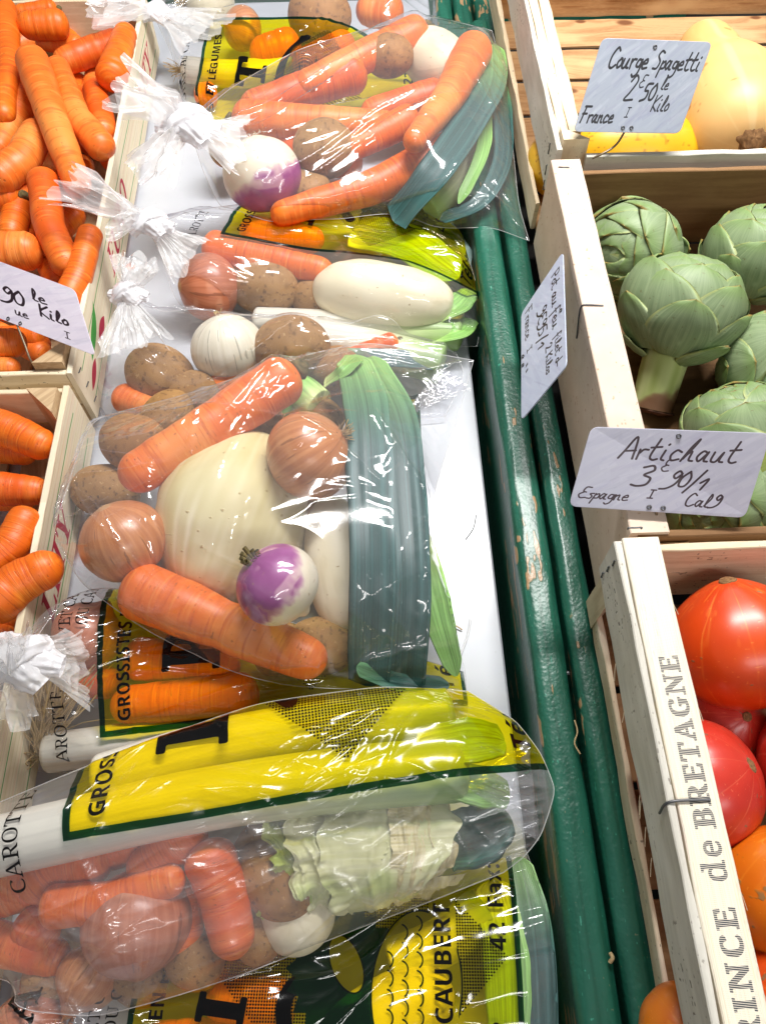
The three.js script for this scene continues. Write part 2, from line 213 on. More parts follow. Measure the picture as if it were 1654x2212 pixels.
M.kuri = [[[204, 56, 8], [226, 84, 16], [246, 156, 70], 200], [[188, 40, 28], [208, 62, 44], [240, 150, 104], 210], [[212, 98, 10], [226, 128, 24], [246, 178, 80], 220]].map(([a, b, c, s]) => { const t = kuriTex(a, b, c, s); return phy({ map: t, roughness: 0.36, clearcoat: 0.45, clearcoatRoughness: 0.28, bumpMap: t, bumpScale: 0.0005 }); });
M.cork = std({ map: tex(128, 128, (u, v) => c3([86, 56, 30], [172, 130, 84], tf(u, v, 14, 14, 230))), roughness: 0.95 });
const butTex = tex(512, 512, (u, v) => { let c = c3([218, 168, 100], [232, 190, 128], tf(u, v, 5, 5, 240)); const e = tf(u, v, 14, 16, 241); c = c3(c, [150, 104, 52], ss(0.72, 0.79, e) * 0.6); c = c3(c, [240, 212, 160], ss(0.6, 0.9, tn(u, v, 40, 3, 243)) * 0.4); return c; });
M.butternut = phy({ map: butTex, roughness: 0.5, clearcoat: 0.15, clearcoatRoughness: 0.4 });
const spagTex = tex(512, 512, (u, v) => { let c = c3([214, 158, 16], [230, 186, 34], tf(u, v, 5, 4, 250)); const d = tn(u, v, 76, 54, 251); if (d > 0.68 && tf(u, v, 4, 4, 252) > 0.42) c = c3(c, [150, 96, 14], (d - 0.68) * 2.6); return c; });
M.spag = phy({ map: spagTex, roughness: 0.42, clearcoat: 0.25, clearcoatRoughness: 0.3 });

// ---------------------------------------------------------------- the stall: tray, green rails, far panel
{
  structure('display_tray', wobbleBox(-0.42, 0.122, -0.012, 0, -1.32, 0.34, { bevel: 0.002, amp: 0 }), M.tray);
  structure('stall_floor', new THREE.BoxGeometry(2.4, 0.02, 3.0).translate(0, -0.16, -0.5), M.dark);
  const railGeo = (x0, x1, y0, y1, z0, z1, seed) => {          // timber rail with a rounded top
    const w = x1 - x0, r = w * 0.34, prof = [[x0, y0], [x0, y1 - r]];
    for (let i = 1; i <= 6; i++) { const a = pi - i * pi / 12; prof.push([x0 + r + r * Math.cos(a), y1 - r + r * Math.sin(a)]); }
    for (let i = 0; i <= 6; i++) { const a = pi / 2 - i * pi / 12; prof.push([x1 - r + r * Math.cos(a), y1 - r + r * Math.sin(a)]); }
    prof.push([x1, y0]); const per = [0]; for (let i = 1; i < prof.length; i++) per.push(per[i - 1] + Math.hypot(prof[i][0] - prof[i - 1][0], prof[i][1] - prof[i - 1][1]));
    const N = 160;
    return gridGeo(N + 1, prof.length, (a, b, v, i, j) => { const z = mix(z0, z1, a); v.set(prof[j][0] + 0.0009 * n3(z * 24, j * 0.5, seed), prof[j][1] + 0.0008 * n3(z * 30, j * 0.6, seed + 5), z); }, (a, b) => [mix(z0, z1, a) * 1.6 + seed * 0.31, per[Math.round(b * (prof.length - 1))] * 5 + seed * 0.4]);
  };
  const r1 = thing('green_rail', 'thick green painted wooden rail beside the white tray', 'rail');
  part(r1, 'rail_body', railGeo(0.1335, 0.1650, -0.10, 0.064, -1.14, 0.34, 1), M.paint);
  const nail = part(r1, 'nail', new THREE.SphereGeometry(0.0022, 10, 6).translate(0.1648, 0.056, at(1242, 1450, 0.06).z), M.steel); fin(r1);
  const r2 = thing('green_rail', 'green painted wooden rail tucked under the crates', 'rail');
  part(r2, 'rail_body', railGeo(0.1685, 0.1935, -0.10, 0.066, -1.14, 0.34, 2), M.paint); fin(r2);
  // the far end: dark green board with three rounded slat ends in front
  const far = thing('green_end_panel', 'dark green board with three rounded slat ends closing the stall', 'board');
  part(far, 'board', wobbleBox(-0.75, 0.60, -0.10, 0.10, -1.46, -1.43, { amp: 0 }), M.paint);
  let k = 0;
  for (const [a, b] of [[940, 975], [980, 1018], [1024, 1066]]) {
    const p0 = at(a, 45, 0.03), p1 = at(b, 45, 0.03);
    part(far, 'slat_end', railGeo(p0.x, p1.x, -0.08, 0.045, p0.z - 0.05, p0.z + 0.05, 7 + k++), M.paint);
  }
  fin(far);
}

// ---------------------------------------------------------------- printed crate sides and signs
function rough(ctx, w, h, n, col, s) { const r = rng(s); for (let i = 0; i < n; i++) { ctx.fillStyle = col(r); ctx.fillRect(r() * w, r() * h, 20 + r() * w * 0.3, 0.6 + r() * 2.2); } }
const crateSide = (far) => canvasTex(2048, 256, (c, w, h) => {
  c.fillStyle = '#ebe0c6'; c.fillRect(0, 0, w, h);
  rough(c, w, h, 900, (r) => `rgba(${150 + r() * 70 | 0},${125 + r() * 70 | 0},${85 + r() * 70 | 0},${0.05 + r() * 0.16})`, far ? 3 : 4);
  c.strokeStyle = '#5f9a58'; c.lineWidth = 5; c.beginPath(); c.moveTo(60, 66); c.lineTo(w - 60, 62); c.moveTo(60, 206); c.lineTo(w - 60, 204); c.stroke();
  c.fillStyle = '#b32640';
  const T = (s, x, y, size) => { c.save(); c.translate(x, y); c.transform(1, 0, -0.35, 1, 0, 0); c.font = `bold ${size}px serif`; c.fillText(s, 0, 0); c.restore(); };
  const leaf = (x, y) => { c.fillStyle = '#3f9a3c'; c.beginPath(); c.moveTo(x, y); c.bezierCurveTo(x + 60, y - 60, x + 150, y - 50, x + 190, y - 80); c.bezierCurveTo(x + 150, y + 10, x + 70, y + 10, x, y); c.fill(); c.fillStyle = '#b32640'; c.beginPath(); c.moveTo(x - 90, y + 45); c.bezierCurveTo(x - 40, y + 5, x - 10, y + 0, x + 30, y + 22); c.bezierCurveTo(x, y + 50, x - 40, y + 62, x - 90, y + 45); c.fill(); c.beginPath(); c.moveTo(x + 110, y + 30); c.bezierCurveTo(x + 150, y - 5, x + 190, y, x + 220, y + 30); c.bezierCurveTo(x + 190, y + 60, x + 140, y + 60, x + 110, y + 30); c.fill(); };
  if (far) { leaf(150, 130); T('EUR', 570, 190, 140); T('O', 880, 190, 140); T('LITY', 1500, 190, 140); }
  else { T('O', 300, 190, 140); T('LITY', 1330, 190, 140); }
});
const bretagne = canvasTex(2048, 160, (c, w, h) => {
  c.fillStyle = '#f3ead6'; c.fillRect(0, 0, w, h);
  rough(c, w, h, 700, (r) => `rgba(${190 + r() * 50 | 0},${170 + r() * 50 | 0},${130 + r() * 50 | 0},${0.08 + r() * 0.15})`, 8);
  c.fillStyle = '#3a3a40'; c.font = 'bold 104px serif';
  const T = (s, x, y, sp) => { for (const ch of s) { c.fillText(ch, x, y); c.strokeText(ch, x, y); x += c.measureText(ch).width + sp; } };
  c.strokeStyle = '#3a3a40'; c.lineWidth = 5; T('PRINCE', 200, 122, 12); c.font = '112px serif'; T('de', 735, 122, 8); c.font = 'bold 104px serif'; T('BRETAGNE', 905, 122, 6);
  c.fillStyle = '#f3ead6'; for (let i = 0; i < 330; i++) { c.save(); c.translate(i * 6.4, 0); c.transform(1, 0, -0.12, 1, 0, 0); c.fillRect(0, 22, 2.4, 112); c.restore(); }
});
const GL = { A: '0 0,.3 1,.55 0|.1 .35,.5 .4', r: '.05 .45,.1 0|.1 .3,.2 .45,.38 .45', t: '.2 .95,.15 .1,.3 0,.45 .05|0 .55,.4 .6', i: '.1 .45,.1 .05,.22 0|.12 .7,.14 .73', c: '.4 .4,.2 .48,.05 .25,.15 .02,.42 .08', h: '.05 0,.22 .7,.36 1,.3 .7,.1 .1|.1 .2,.3 .45,.35 .05,.5 .02', a: '.38 .4,.2 .48,.05 .2,.18 .02,.36 .35|.4 .45,.38 .05,.52 .02', u: '.05 .45,.08 .05,.25 .02,.38 .4|.4 .45,.4 .05,.54 .02', 3: '.05 .9,.4 1,.5 .8,.2 .55,.5 .4,.45 .1,.1 0,-.12 .05', E: '.6 .95,.25 .95,.18 .6,.4 .52|.25 .52,0 .3,.2 .02,.55 .06', 9: '.45 .85,.25 1,.08 .75,.25 .55,.45 .8,.4 .2,.1 -.1,-.2 -.15', 0: '.3 1,.05 .6,.15 .1,.4 .1,.5 .6,.3 1', '/': '0 -.3,.5 1.1', 1: '0 .35,.3 .6,.2 -.05', I: '0 1,.5 1|.25 1,.25 0|0 0,.5 0', s: '.35 .45,.1 .4,.3 .2,.25 .02,0 .02', p: '.08 .45,.02 -.4|.06 .3,.3 .45,.35 .1,.1 .05', g: '.38 .42,.15 .45,.08 .15,.3 .1,.4 .45,.38 -.25,.15 -.4,0 -.3', n: '.05 .45,.08 0|.08 .3,.28 .45,.36 .05,.48 .02', e: '.08 .25,.38 .3,.3 .48,.08 .3,.15 .03,.47 .06', l: '.05 .1,.28 .75,.2 1,.1 .5,.12 .05,.3 .02', C: '.5 .85,.3 1,.05 .6,.1 .1,.3 0,.55 .15', o: '.25 .48,.06 .28,.15 .03,.36 .15,.3 .45,.2 .48', S: '.5 .9,.25 1,.1 .75,.4 .4,.3 .05,0 .05', 2: '0 .75,.2 1,.4 .8,.2 .3,0 0,.55 0', 5: '.55 1,.15 .95,.1 .6,.4 .55,.4 .15,0 0', K: '.05 1,.05 0|.5 1,.05 .4,.5 0', F: '.12 1,.08 0|0 1,.6 1|0 .55,.4 .55', P: '.1 .95,.08 0|.1 .95,.45 .9,.4 .5,.1 .45', f: '.4 .9,.25 1,.15 .5,.08 -.4|0 .4,.36 .45', d: '.38 .4,.15 .45,.06 .15,.25 .02,.38 .4|.42 1,.38 .05', '-': '0 .25,.35 .25', '"': '.05 .4,.15 .1|.2 .4,.3 .1', ' ': '' };
function hand(c, str, x, y, size, lw = size * 0.09, slant = 0.18) {
  c.lineWidth = lw; c.lineCap = 'round'; c.lineJoin = 'round';
  for (const ch of str) {
    let wmax = 0.3;
    for (const st of (GL[ch] || '').split('|')) {
      if (!st) continue; const p = st.split(',').map((q) => q.split(' ').map(Number)); p.forEach((q) => { wmax = Math.max(wmax, q[0]); });
      const cv = new THREE.CatmullRomCurve3(p.map(([a, b]) => V(a, b, 0))), q = cv.getPoints(p.length * 6); c.beginPath(); q.forEach((k, i) => { const X = x + (k.x + k.y * slant) * size, Y = y - k.y * size; i ? c.lineTo(X, Y) : c.moveTo(X, Y); }); c.stroke();
    }
    x += (wmax + 0.06) * size;
  }
}
function signTex(bg, ink, seed, draw) { return canvasTex(768, 420, (c, w, h) => {
  c.fillStyle = bg; c.fillRect(0, 0, w, h); const r = rng(seed);
  for (let i = 0; i < 260; i++) { c.save(); c.translate(r() * w, r() * h); c.rotate(-0.9 + r() * 0.5); c.fillStyle = r() < 0.5 ? `rgba(255,255,255,${r() * 0.07})` : `rgba(96,92,130,${r() * 0.07})`; c.fillRect(-60, -2, 60 + r() * 160, 3 + r() * 26); c.restore(); }
  c.strokeStyle = ink; c.fillStyle = ink; draw(c, w, h); }); }
const SIGN = {
  art: signTex('#b9b9c8', '#2a0f1c', 1, (c) => { hand(c, 'Artichaut', 150, 150, 110, 10, 0.25); hand(c, '3', 250, 290, 110, 11); hand(c, 'E', 345, 205, 60, 7); hand(c, '90/1', 385, 285, 85, 10, 0.3); hand(c, 'I', 325, 350, 44, 7); hand(c, 'Espagne', 22, 372, 62, 7, 0.3); hand(c, 'Cal', 490, 380, 70, 8); hand(c, '9', 610, 372, 60, 9); }),
  courge: signTex('#9aa1ae', '#16161c', 2, (c) => { hand(c, 'Courge', 95, 130, 92, 12, 0.15); hand(c, 'Spagetti', 415, 130, 84, 11, 0.15); hand(c, '2', 285, 270, 110, 11); hand(c, 'E', 360, 215, 60, 7); hand(c, '50', 400, 275, 80, 12); hand(c, 'le', 520, 220, 60, 8); hand(c, 'Kilo', 500, 320, 72, 9); hand(c, 'I', 330, 350, 44, 6); hand(c, 'France', 18, 378, 74, 11); }),
  pot: signTex('#b6c0d4', '#12141c', 3, (c) => { hand(c, 'Pot au feu', 60, 112, 78, 9, 0.08); hand(c, 'filet d-', 500, 92, 60, 8, 0.08); hand(c, '9E95/1', 190, 248, 84, 10, 0.12); hand(c, '2 Kilos', 505, 178, 58, 8, 0.08); hand(c, 'France', 40, 378, 68, 8, 0.08); hand(c, 'I', 340, 360, 46, 7); hand(c, '" "', 430, 378, 56, 7); }),
  kilo: signTex('#d2cad6', '#24131d', 4, (c) => { hand(c, '2', 200, 285, 120, 12); hand(c, 'E', 290, 210, 70, 9); hand(c, '90', 370, 270, 100, 13, 0.15); hand(c, 'le', 530, 190, 80, 10, 0); hand(c, 'Kilo', 545, 285, 80, 11, 0.1); hand(c, 'I', 640, 375, 44, 6); hand(c, 'ue', 400, 345, 62, 8); }),
};
function plate(name, label, corners, map, wirePts, group) {
  const [tl, tr, br, bl] = corners, g = thing(name, label, 'price sign', group), W = tl.distanceTo(tr), H = tl.distanceTo(bl), r = 0.006, sh = new THREE.Shape();
  sh.moveTo(r, 0); sh.lineTo(W - r, 0); sh.quadraticCurveTo(W, 0, W, r); sh.lineTo(W, H - r); sh.quadraticCurveTo(W, H, W - r, H); sh.lineTo(r, H); sh.quadraticCurveTo(0, H, 0, H - r); sh.lineTo(0, r); sh.quadraticCurveTo(0, 0, r, 0);
  const geo = new THREE.ExtrudeGeometry(sh, { depth: 0.0008, bevelEnabled: true, bevelThickness: 0.0003, bevelSize: 0.0003, bevelSegments: 2, curveSegments: 8 }), n = tr.clone().sub(tl).cross(bl.clone().sub(tl)).negate().normalize();
  const p = geo.attributes.position, uv = geo.attributes.uv, put = (a, b, c) => tl.clone().lerp(tr, a).multiplyScalar(b).addScaledVector(bl.clone().lerp(br, a), 1 - b).addScaledVector(n, c);
  for (let i = 0; i < p.count; i++) { const a = p.getX(i) / W, b = p.getY(i) / H, v = put(a, b, p.getZ(i)); uv.setXY(i, clamp(a, 0.002, 0.998), clamp(b, 0.002, 0.998)); p.setXYZ(i, v.x, v.y, v.z); }
  geo.computeVertexNormals(); part(g, 'plate', geo, phy({ map, roughness: 0.42, clearcoat: 0.25, clearcoatRoughness: 0.3, side: THREE.DoubleSide }));
  for (const [a, b] of [[0.5, 0.93], [0.45, 0.05], [0.53, 0.05]]) { const c = put(a, b, 0.0014), t = new THREE.TorusGeometry(0.0015, 0.0006, 6, 14); t.lookAt(n); t.translate(c.x, c.y, c.z); part(g, 'rivet', t, M.steel); }
  if (wirePts) part(g, 'wire', wire([put(0.49, 0.05, -0.001), ...wirePts], 0.0011), std({ color: 0x8a7a66, metalness: 0.6, roughness: 0.5 }));
  return fin(g);
}
plate('price_sign', 'pale sign reading Artichaut 3.90 at the front of the artichoke crate', [P([1276, 922, 0.226]), P([1662, 936, 0.232]), P([1606, 1117, 0.186]), P([1228, 1092, 0.186])], SIGN.art, [at(1420, 1130, 0.17), at(1425, 1160, 0.15)]);
plate('price_sign', 'grey sign reading Courge Spagetti stuck in the squash crate', [P([1300, 83, 0.262]), P([1536, 92, 0.262]), P([1466, 288, 0.20]), P([1238, 284, 0.20])], SIGN.courge, [at(1330, 312, 0.187), at(1300, 332, 0.182), at(1268, 346, 0.172)]);
plate('price_sign', 'slanted sign reading Pot au feu hanging on the cardboard crate wall', [P([1216, 545, 0.172]), P([1224, 790, 0.172]), P([1127, 908, 0.118]), P([1127, 678, 0.118])], SIGN.pot, null);
plate('price_sign', 'lilac smeared sign ending in 90 le Kilo above the carrots', [P([-175, 500, 0.135]), P([163, 626, 0.135]), P([207, 768, 0.112]), P([-120, 640, 0.112])], SIGN.kilo, [at(55, 745, 0.105), at(66, 775, 0.098), at(76, 790, 0.090)]);

// ---------------------------------------------------------------- crates
function staple(g, a, b, drop) { const m = a.clone().lerp(b, 0.5); part(g, 'staple', wire([a.clone().add(drop), a, m, b, b.clone().add(drop)], 0.0007, 5), M.steel); }
function printedFace(g, geo, map) { return part(g, 'printed_board', geo, std({ map, roughness: 0.8, bumpMap: woodPale, bumpScale: 0.0004 })); }
function faceBoard(x0, x1, y0, y1, z0, z1, face) {             // board whose outer (+x) or top face carries a print from 0 to 1
  const g = wobbleBox(x0, x1, y0, y1, z0, z1, { amp: 0.0006, seed: 2 }), p = g.attributes.position, uv = g.attributes.uv;
  for (let i = 0; i < p.count; i++) { const a = (z1 - p.getZ(i)) / (z1 - z0); uv.setXY(i, a, face === 'x' ? (p.getY(i) - y0) / (y1 - y0) : 1 - (p.getX(i) - x0) / (x1 - x0)); }
  return g;
}
function carrotCrate(label, z0, z1, map, posts) {
  const g = thing('carrot_crate', label, 'crate'), X = -0.292, Y = 0.092;
  printedFace(g, faceBoard(X - 0.006, X, 0.012, Y, z0, z1, 'x'), map);
  part(g, 'end_board', wobbleBox(-0.66, X - 0.007, 0.04, Y - 0.002, z0 + 0.001, z0 + 0.007, { seed: 3 }), M.pale);
  part(g, 'end_board', wobbleBox(-0.66, X - 0.007, 0.004, 0.036, z0 + 0.001, z0 + 0.006, { seed: 4 }), M.tan);
  part(g, 'end_board', wobbleBox(-0.66, X - 0.007, 0.04, Y - 0.002, z1 - 0.007, z1 - 0.001, { seed: 5 }), M.pale);
  part(g, 'end_board', wobbleBox(-0.66, X - 0.007, 0.004, 0.036, z1 - 0.006, z1 - 0.001, { seed: 6 }), M.tan);
  part(g, 'side_board', wobbleBox(-0.668, -0.661, 0.012, Y, z0, z1, { seed: 7 }), M.pale);
  for (let i = 0; i < 5; i++) part(g, 'floor_slat', wobbleBox(-0.66 + i * 0.073, -0.60 + i * 0.073, 0.002, 0.006, z0 + 0.008, z1 - 0.008, { seed: 8 + i }), M.tan);
  for (const [x, z, sx, sz] of posts) part(g, 'corner_post', postGeo([[x, z], [x + 0.030 * sx, z], [x, z + 0.030 * sz]].sort(() => 0).slice(), 0.006, Y + 0.008, x * 50 + z), M.tan);
  const zc = z0 + 0.02; for (const y of [0.03, 0.055, 0.078]) staple(g, V(X + 0.0006, y, z1 - 0.012), V(X + 0.0006, y - 0.002, z1 - 0.02), V(-0.003, 0, 0));
  return fin(g);
}
carrotCrate('far wooden crate of carrots with red and green print', -1.17, -0.497, crateSide(true), [[-0.300, -0.505, -1, -1], [-0.300, -1.162, -1, 1]]);
carrotCrate('near wooden crate of carrots with red lettering on its side', -0.482, 0.18, crateSide(false), [[-0.300, -0.474, -1, 1], [-0.300, 0.172, -1, -1]]);

{ // squash crate
  const g = thing('squash_crate', 'pale slatted wooden crate holding yellow squashes and butternuts', 'crate'), z0 = -1.20, z1 = -0.688;
  part(g, 'lower_side_board', wobbleBox(0.197, 0.2025, 0.07, 0.106, z0, z1 - 0.02, { seed: 21, amp: 0.0014 }), M.pale);
  part(g, 'upper_side_board', wobbleBox(0.203, 0.209, 0.128, 0.185, z0, z1 - 0.004, { seed: 22, amp: 0.001 }), M.grey);
  part(g, 'top_rail', wobbleBox(0.2095, 0.2205, 0.145, 0.183, z0, z1 - 0.03, { seed: 23, amp: 0.0014 }), M.pale);
  part(g, 'top_rail', wobbleBox(0.221, 0.234, 0.145, 0.1835, z0, z1 - 0.035, { seed: 24, amp: 0.0014 }), M.pale);
  part(g, 'end_board', wobbleBox(0.235, 0.70, 0.135, 0.178, z1 - 0.008, z1 - 0.002, { seed: 25, amp: 0.0016 }), M.grey);
  part(g, 'end_board', wobbleBox(0.205, 0.70, 0.072, 0.125, z1 - 0.008, z1 - 0.002, { seed: 26 }), M.tan);
  part(g, 'back_board', wobbleBox(0.205, 0.80, 0.105, 0.235, z0 + 0.06, z0 + 0.072, { seed: 27 }), M.pine);
  part(g, 'back_board', wobbleBox(0.205, 0.80, 0.072, 0.1, z0 + 0.06, z0 + 0.07, { seed: 28 }), M.pine);
  for (let i = 0; i < 6; i++) part(g, 'floor_slat', wobbleBox(0.204, 0.70, 0.068, 0.072, z0 + 0.075 + i * 0.072, z0 + 0.139 + i * 0.072, { seed: 30 + i, amp: 0.001 }), M.pine);
  part(g, 'corner_post', postGeo([[0.2095, z1 - 0.010], [0.236, z1 - 0.010], [0.2095, z1 - 0.032]], 0.073, 0.192, 3), M.pale);
  for (const [y, z] of [[0.172, -0.72], [0.15, -0.715], [0.135, -0.71]]) staple(g, V(0.2024, y, z), V(0.2024, y - 0.011, z + 0.001), V(0.003, 0, 0));
  fin(g);
}
{ // artichoke crate
  const g = thing('artichoke_crate', 'brown cardboard coloured crate with broad flat rim holding artichokes', 'crate'), z0 = -0.684, z1 = -0.252;
  part(g, 'side_wall', wobbleBox(0.1975, 0.2035, 0.070, 0.1700, z0, z1, { seed: 41, amp: 0.0004 }), M.kraft);
  part(g, 'top_rim', wobbleBox(0.1970, 0.2270, 0.1702, 0.1800, z0, z1 - 0.004, { seed: 42, amp: 0.0004 }), M.kraft);
  part(g, 'back_wall', wobbleBox(0.204, 0.70, 0.072, 0.168, z0 + 0.0015, z0 + 0.007, { seed: 43 }), M.brown);
  part(g, 'front_wall', wobbleBox(0.204, 0.70, 0.072, 0.176, z1 - 0.008, z1 - 0.002, { seed: 44 }), M.brown);
  part(g, 'floor_panel', wobbleBox(0.204, 0.70, 0.068, 0.072, z0 + 0.008, z1 - 0.009, { seed: 45, amp: 0.0003 }), M.brown);
  part(g, 'corner_post', postGeo([[0.204, z1 - 0.010], [0.23, z1 - 0.010], [0.204, z1 - 0.03]], 0.073, 0.1695, 5), M.tan);
  part(g, 'corner_post', postGeo([[0.204, z1 - 0.0005], [0.204, z1 + 0.006], [0.245, z1 - 0.0005]], 0.074, 0.168, 6), M.tan);
  const a = at(1256, 659, 0.1804), b = at(1302, 660, 0.1806); part(g, 'staple', wire([V(0.1966, 0.150, a.z + 0.012), V(0.1964, 0.179, a.z), V(0.198, 0.1806, a.z), b], 0.0008, 5), M.steel);
  staple(g, V(0.203, 0.1804, z0 + 0.012), V(0.213, 0.1804, z0 + 0.013), V(0, -0.002, 0));
  fin(g);
}
{ // pumpkin crate
  const g = thing('pumpkin_crate', 'white wooden crate stamped PRINCE de BRETAGNE holding small pumpkins', 'crate'), z0 = -0.247, z1 = 0.22;
  printedFace(g, faceBoard(0.1862, 0.2135, 0.1765, 0.1905, z0, z0 + 0.36, 't'), bretagne).name = 'stamped_top_rail';
  part(g, 'upper_side_board', wobbleBox(0.1800, 0.1855, 0.140, 0.190, z0 + 0.002, z1, { seed: 51, amp: 0.001 }), M.grey);
  part(g, 'rail_backing', wobbleBox(0.1862, 0.2, 0.14, 0.176, z0 + 0.002, z1, { seed: 57 }), M.pale);
  part(g, 'lower_side_board', wobbleBox(0.1880, 0.1925, 0.070, 0.090, z0, z1, { seed: 52, amp: 0.0014 }), M.pale);
  part(g, 'back_board', wobbleBox(0.214, 0.70, 0.09, 0.1795, z0 + 0.0005, z0 + 0.0065, { seed: 53, amp: 0.001 }), M.pale);
  for (let i = 0; i < 6; i++) part(g, 'floor_slat', wobbleBox(0.193, 0.70, 0.067, 0.071, z0 + 0.008 + i * 0.076, z0 + 0.078 + i * 0.076, { seed: 54 + i }), M.brown);
  part(g, 'corner_post', postGeo([[0.1862, z0 + 0.003], [0.2125, z0 + 0.003], [0.1862, z0 + 0.028]], 0.072, 0.1395, 4), M.pale);
  for (const [y, z] of [[0.183, -0.232], [0.168, -0.234], [0.152, -0.236]]) staple(g, V(0.1795, y, z), V(0.1795, y - 0.006, z + 0.001), V(0.003, 0, 0));
  staple(g, at(1362, 1140, 0.191).setX(0.192), at(1362, 1140, 0.191).setX(0.202), V(0, -0.002, 0));
  const s = at(1430, 1735, 0.19); part(g, 'nail', wire([V(0.1788, 0.176, s.z + 0.004), V(0.1795, 0.189, s.z), V(0.184, 0.1915, s.z - 0.001), V(0.207, 0.1915, s.z - 0.001)], 0.0009, 6), M.steel);
  for (let i = 0; i < 14; i++) { const r = rng(900 + i), z = mix(z0 + 0.05, 0.15, r()), q = i % 2; const x = q ? 0.1795 : 0.2137, y = q ? 0.142 : 0.187; part(g, 'splinter', wire([V(x, y, z), V(x + (q ? -0.001 : 0.0015), y - 0.001, z + 0.004), V(x + (q ? -0.0025 : 0.003), y - 0.002, z + 0.008 + r() * 0.006)], 0.00022, 4), M.pale); }
  fin(g);
}

// ---------------------------------------------------------------- vegetables
let cur = [];                                                  // world geometries of the bag being filled, for the film that lies over them
const keep = (g) => { cur.push(g.clone()); return g; };
let cseed = 1;
function carrot(label, group, a, b, ra, rb, { bend = [0, 0, 0], m = cseed % 3, stub = 0, name = 'carrot', rings = 0, lump = 0.05 } = {}) {
  // a: crown, b: tip (photograph x, y, height of the axis); ra, rb: half widths in photograph pixels
  const A = P(a), B = P(b), mid = [(a[0] + b[0]) / 2 + bend[0], (a[1] + b[1]) / 2 + bend[1], (a[2] + b[2]) / 2 + (bend[2] || 0)], C = P(mid), R0 = ra * mpp(a), R1 = rb * mpp(b), L = A.distanceTo(C) + C.distanceTo(B), s = cseed++;
  const c0 = Math.min(0.3, R0 * 0.75 / L), c1 = Math.min(0.3, R1 * 1.15 / L);
  const rad = (t) => { let r = mix(R0, R1, Math.pow(t, 1.25)); r *= 1 + 0.02 * Math.sin(t * 37 + s) * Math.sin(t * 11 + s * 2); if (rings) r *= 1 - 0.09 * Math.exp(-((((t * rings) % 1 - 0.5) / 0.07) ** 2)); if (t < c0) { const q = 1 - t / c0; r *= Math.sqrt(Math.max(0.0004, 1 - q * q)); } if (t > 1 - c1) { const q = (t - 1 + c1) / c1; r *= Math.sqrt(Math.max(0.0004, 1 - Math.pow(q, 2.2))); } return r; };
  const geo = keep(sweep([A, A.clone().lerp(C, 0.55).lerp(C, 0.1), C, C.clone().lerp(B, 0.5), B], rad, { amp: lump, freq: 32, seed: s }));
  if (!stub) return single(name, label, 'carrot', geo, M.carrots[m], group);
  const g = thing(name, label, 'carrot', group), d = A.clone().sub(C).normalize(); part(g, 'root', geo, M.carrots[m]);
  part(g, 'stem_stub', lathe(A.clone().addScaledVector(d, R0 * 0.05), d, R0 * 0.5 * stub, (t) => [Math.sin(pi * t) ** 0.6 * (1 - 0.25 * (1 - t)), 1.1 - t * 1.7], { n: 18, m: 10, amp: 0.5, freq: 160, seed: s }), M.stub);
  return fin(g);
}
function potato(label, c, rx, ry, { mat = M.potato, tilt = 0, h = 0.85, group, seed = cseed++ } = {}) {
  const k = mpp(c), ax = V(Math.cos(tilt), 0, Math.sin(tilt));
  const geo = keep(lathe(P(c), ax, rx * k, (t) => [Math.sin(pi * t) ** 0.92 * ry / rx, Math.cos(pi * t)], { amp: 0.16, freq: 16, seed, sx: h * rx / ry * 0.98 > 1.2 ? 1 : 1, m: 36 }));
  return single('potato', label, 'potato', geo, mat, group);
}
function bulb(name, label, category, c, r, prof, mat, { axis = V(0, 1, 0), amp = 0.04, parts, seed = cseed++, sx = 1, sz = 1, side } = {}) {
  const k = mpp(c), g = thing(name, label, category), ctr = P(c), R = r * k, ax = axis.clone().normalize(); part(g, 'body', keep(lathe(ctr, ax, R, prof, { amp, freq: 18, seed, sx, sz, n: 56, m: 44, side })), mat);
  if (parts) parts(g, ctr, ax, R); return fin(g);
}
function tuft(g, name, c, dir, n, len, spread, r, mat, seed) {  // a brush of fine roots
  const q = rng(seed), gs = [];
  for (let i = 0; i < n; i++) { const d = dir.clone().add(V((q() - 0.5) * spread, (q() - 0.5) * spread, (q() - 0.5) * spread)).normalize(), d2 = V((q() - 0.5), (q() - 0.5) * 0.6, (q() - 0.5)).multiplyScalar(len * 0.4), L = len * (0.5 + q() * 0.6), o = V(q() - 0.5, q() - 0.5, q() - 0.5).multiplyScalar(r * 14); const c0 = c.clone().add(o); gs.push(new THREE.TubeGeometry(new THREE.CatmullRomCurve3([c0, c0.clone().addScaledVector(d, L * 0.5), c0.clone().addScaledVector(d, L).add(d2)]), 6, r * (0.6 + q() * 0.6), 4)); }
  part(g, name, mergeGeometries(gs), mat);
}
const crown = (g, c, ax, R) => { const q = rng(Math.round(R * 1e6)), gs = []; for (let i = 0; i < 9; i++) { const a = i * 0.7, d = ax.clone().add(V(Math.cos(a), 0.3, Math.sin(a)).multiplyScalar(0.25 + q() * 0.3)).normalize(), o = c.clone().addScaledVector(ax, R * 0.78).add(V(Math.cos(a), 0, Math.sin(a)).multiplyScalar(R * 0.12)); gs.push(new THREE.TubeGeometry(new THREE.CatmullRomCurve3([o, o.clone().addScaledVector(d, R * 0.13), o.clone().addScaledVector(d, R * (0.2 + q() * 0.14))]), 3, R * 0.06, 6)); } part(g, 'leaf_stubs', mergeGeometries(gs), M.stub); };
const onionRoots = (g, c, ax, R) => tuft(g, 'roots', c.clone().addScaledVector(ax, -R * 0.84), ax.clone().negate(), 46, R * 0.34, 1.6, 0.00045, M.root, 5);
